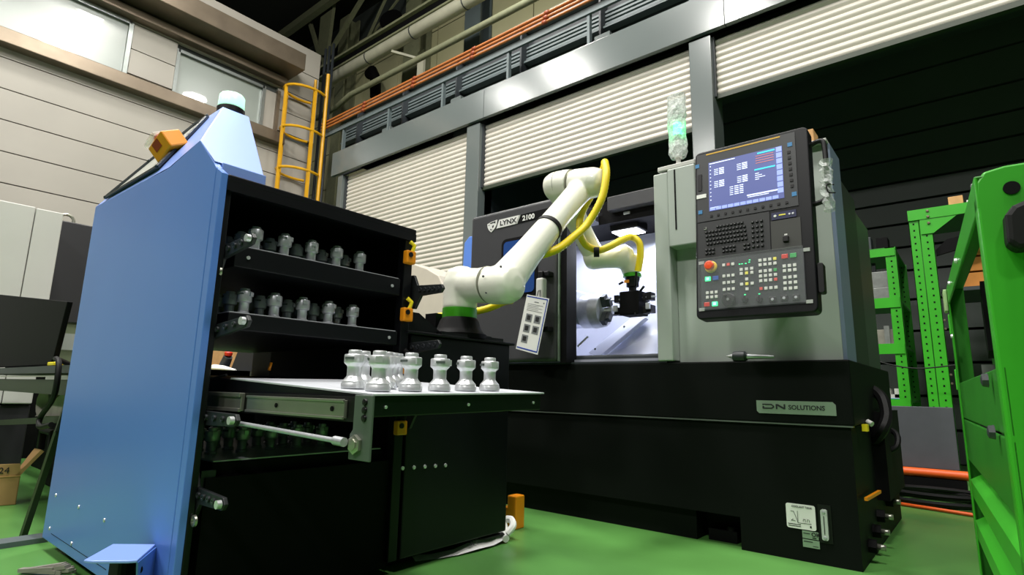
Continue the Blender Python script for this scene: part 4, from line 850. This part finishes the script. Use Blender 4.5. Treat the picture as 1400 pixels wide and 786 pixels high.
# rack A
ra = thing('storage_rack', 'narrow green slotted steel rack next to the lathe holding castings', 'rack')
angle_post(-.575, 6.0, 0, 2.01, .085, .06, ra, side=-1); angle_post(-.90, 6.0, 0, 2.0, .05, .06, ra)
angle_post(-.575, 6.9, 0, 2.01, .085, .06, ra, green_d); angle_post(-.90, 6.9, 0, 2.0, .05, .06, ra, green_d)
for z in (1.93, 1.46, 1.05, .57):
    B('shelf_edge', green_m, ra, -.90, -.50, 5.99, 6.0, z, z+.09 if z < 1.9 else z+.07); B('shelf', green_d, ra, -.90, -.50, 6.0, 6.9, z+.06, z+.08)
def item(name, label, cat, m_, *b, bevel=.004): return tag(MB().box(*b).build(name, m_, bevel=bevel), label, cat)
item('cast_block', 'dark block on top of the narrow rack, left one', 'casting', dsteel, -.80, -.68, 6.05, 6.2, 2.01, 2.14); item('cast_block', 'black notched block on top of the narrow rack, right one', 'casting', blackv, -.64, -.55, 6.05, 6.2, 2.01, 2.12)
t = thing('steel_fixture', 'stepped grey steel fixture on the upper shelf of the narrow rack', 'fixture')
B('block', cast, t, -.70, -.51, 6.03, 6.3, 1.65, 1.80, bevel=.004); B('block', cast, t, -.72, -.51, 6.02, 6.3, 1.545, 1.65, bevel=.004); B('pin', dsteel, t, -.70, -.67, 6.1, 6.15, 1.80, 1.90)
item('white_tin', 'pale round-edged tin at the left of the upper shelf', 'tin', cab_w, -.86, -.80, 6.02, 6.1, 1.545, 1.66, bevel=.01); item('small_casting', 'small dark casting behind the pale tin on the upper shelf', 'casting', cast, -.79, -.74, 6.1, 6.2, 1.545, 1.82)
t = thing('flat_fixture', 'dusty flat fixture with clamp on the middle shelf of the narrow rack', 'fixture'); B('plate', cloth, t, -.76, -.54, 6.02, 6.3, 1.135, 1.27, bevel=.004); B('clamp_bar', cast, t, -.64, -.60, 5.995, 6.02, 1.135, 1.30)
t = thing('white_vice', 'white block with blue base on the lowest visible shelf', 'fixture'); B('vice_body', cab_w, t, -.69, -.64, 6.02, 6.2, .67, .75); B('vice_body', cab_w, t, -.61, -.54, 6.02, 6.2, .67, .75); B('vice_bridge', cab_w, t, -.69, -.54, 6.02, 6.2, .66, .70); B('blue_base', bluec, t, -.71, -.52, 6.01, 6.2, .65, .665)
# rack B
rk = thing('tall_rack', 'tall green slotted rack behind the foreground stand', 'rack')
angle_post(-.365, 5.80, 0, 2.26, .068, .06, rk, pitch=.057); angle_post(-.290, 5.80, 0, 2.26, .085, .06, rk, side=-1, pitch=.057)
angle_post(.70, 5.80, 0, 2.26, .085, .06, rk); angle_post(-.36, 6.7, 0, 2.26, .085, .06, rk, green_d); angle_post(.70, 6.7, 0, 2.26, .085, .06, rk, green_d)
B('top_beam', green_m, rk, -.365, .8, 5.785, 5.80, 2.17, 2.26); MB().prism([(-.285, 2.26), (-.285, 2.04), (-.20, 2.04), (-.03, 2.17), (-.03, 2.26)], 'y', 5.79, 5.798).build('gusset', green_m, rk)
B('top_shelf', green_d, rk, -.36, .8, 5.80, 6.7, 2.24, 2.255); B('mid_shelf', dsteel, rk, -.2, .8, 5.9, 6.7, 1.55, 1.58)
for z in (2.235, 2.185, 2.13): MB().lathe([(.012, 0), (.010, .008), (0, .009)], (-.225, 5.785, z), (0, -1, 0), 8).build('bolt', brown, rk)
MB().prism([(-.20, 1.85), (.6, 2.05), (.6, 2.10), (-.12, 1.98), (-.20, 1.90)], 'y', 5.83, 5.86).build('dark_brace', blackv, rk)
for z in (1.30, .86):
    c = MB().box(-.17, -.10, 5.74, 5.80, z-.12, z+.04).build('rail_clip', green_m, rk, bevel=.004)
    for dz in (-.07, 0): MB().lathe([(.010, 0), (.009, .006), (0, .007)], (-.195, 5.795, z+dz), (0, -1, 0), 8).build('clip_bolt', brown, c)
item('pale_carton', 'small tan carton on top of the tall rack', 'box', wood, -.08, .02, 5.9, 6.0, 2.26, 2.36); item('white_pack', 'low white pack on the tall rack right of the tan carton', 'box', white, .04, .16, 5.9, 6.0, 2.26, 2.31)
for k in range(3): item('orange_bin', ('lowest', 'middle', 'top')[k]+' of three stacked orange boxes behind the tall rack', 'box', card2, -.06+.01*k*0, .16, 5.95, 6.15, 1.585+k*.13, 1.70+k*.13)
# leaning board, bar, hoses
item('leaning_board', 'slate grey board standing between lathe and green racks', 'board', boardm, -.565, -.18, 5.0, 5.03, .19, .61)
o = MB().cyl((-.62, 4.95, .165), (-.13, 4.95, .165), .03, n=12).build('orange_bar', mat('bright orange paint', '#d9581a', .45, noise=.03)); tag(o, 'thick orange bar lying at the foot of the slate board', 'bar')
tag(MB().box(-.60, -.15, 4.93, 5.05, .0, .135).build('black_skid', blackv), 'low black skid under the orange bar', 'skid')
t = thing('coiled_hose', 'black hose coiled on the floor in front of the board', 'hose')
for k, (cx, cy, a, b) in enumerate(((-.33, 4.68, .26, .20), (-.30, 4.66, .30, .23), (-.34, 4.70, .22, .16), (-.30, 4.65, .28, .18))):
    MB().sweep([(cx+a*math.cos(q), cy+b*math.sin(q), .02+.02*k) for q in [2*PI*j/28 for j in range(28)]], .014, 8, closed=True).build('coil', rubber, t)
o = MB().cyl((-.52, 4.47, .012), (.05, 4.30, .012), .011, n=8).build('orange_rod', mat('bright orange paint', '#d9581a', .45)); tag(o, 'thin orange rod on the floor in front of the coiled hose', 'rod')
o = MB().sweep(catm([(-.74, 5.6, 1.02), (-.62, 5.55, .95), (-.4, 5.5, .90), (-.15, 5.45, .92)]), .006, 6).build('sagging_cable', rubber); tag(o, 'thin black cable sagging across the green racks', 'cable')

# foreground rack C (rotated slightly)
rc = thing('green_stand', 'big bright green steel stand in the right foreground', 'stand', (-.073, 2.61, 0), 0)
dd = Vector((.096, -1.31, 0)).normalized(); ww = Vector((-dd.y, dd.x, 0))
LM = Matrix((( -dd.x*0+dd.x, ww.x, 0, 0), (dd.y, ww.y, 0, 0), (0, 0, 1, 0), (0, 0, 0, 1)))   # local x: towards camera, y: to the right
def rcb(name, m_, *b, bevel=.003, par=None): return MB().box(*b).xf(LM).build(name, m_, par or rc, bevel)
L_ = 1.3135
ZT = 1.066
fp = MB().prism([(0, .0), (.6, .0), (.6, ZT+.015), (.045, ZT+.012), (.015, ZT+.006), (.003, ZT-.012), (0, ZT-.035)], 'x', L_-.012, L_).xf(LM).build('front_plate', green_m, rc, bevel=.004)
rcb('front_flange', green_m, L_-.05, L_-.012, 0, .008, 0, ZT-.035)
o = MB().cyl((L_, .050, 1.034), (L_+.003, .050, 1.034), .012, n=20).xf(LM).build('round_hole', blackv, fp)
MB().prism([(.029, .926), (.031, .975), (.042, .990), (.22, 1.06), (.22, .945), (.042, .912)], 'x', L_, L_+.05).xf(LM).build('rubber_bumper', rubber, rc, bevel=.008)
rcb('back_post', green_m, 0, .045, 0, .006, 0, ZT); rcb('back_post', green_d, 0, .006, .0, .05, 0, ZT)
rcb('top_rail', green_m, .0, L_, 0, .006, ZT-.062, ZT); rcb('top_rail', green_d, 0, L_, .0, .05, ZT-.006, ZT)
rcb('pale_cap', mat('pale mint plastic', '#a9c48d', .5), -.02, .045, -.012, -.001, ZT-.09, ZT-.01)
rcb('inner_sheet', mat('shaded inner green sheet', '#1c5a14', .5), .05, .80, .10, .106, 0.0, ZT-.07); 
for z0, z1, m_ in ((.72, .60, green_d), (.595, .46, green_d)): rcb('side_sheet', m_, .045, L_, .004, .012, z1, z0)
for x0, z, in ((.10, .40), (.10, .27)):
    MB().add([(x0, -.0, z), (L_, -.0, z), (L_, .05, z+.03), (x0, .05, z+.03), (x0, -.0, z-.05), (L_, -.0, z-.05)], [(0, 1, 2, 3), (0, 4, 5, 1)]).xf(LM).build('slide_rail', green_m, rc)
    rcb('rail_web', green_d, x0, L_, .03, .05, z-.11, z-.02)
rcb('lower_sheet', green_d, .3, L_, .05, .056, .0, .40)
for z in (.70, .60): MB().lathe([(.014, 0), (.012, .01), (.006, .012), (0, .012)], tuple(LM @ Vector((L_-.18, -.002, z))), tuple(-ww), 8).build('bolt', dsteel, rc)
for q, z in ((.10, .88), (.3, 1.035), (.7, 1.03)): MB().lathe([(.008, 0), (.007, .006), (0, .007)], tuple(LM @ Vector((q, -.001, z))), tuple(-ww), 8).build('bolt', steel, rc)
item('grey_carton', 'grey carton lying on top of the foreground green stand', 'box', cast, .02, .35, 1.5, 1.9, 1.07, 1.115)
item('tan_offcut', 'small tan offcut at the edge of the foreground stand top', 'block', wood, .045, .075, 1.72, 1.76, 1.117, 1.135)
t = thing('stored_parts', 'dark machine parts stored inside the foreground stand', 'parts'); B('block', blackv, t, .02, .3, 2.1, 2.5, .80, 1.0); B('block', cast, t, .0, .1, 2.5, 2.7, .72, .78)
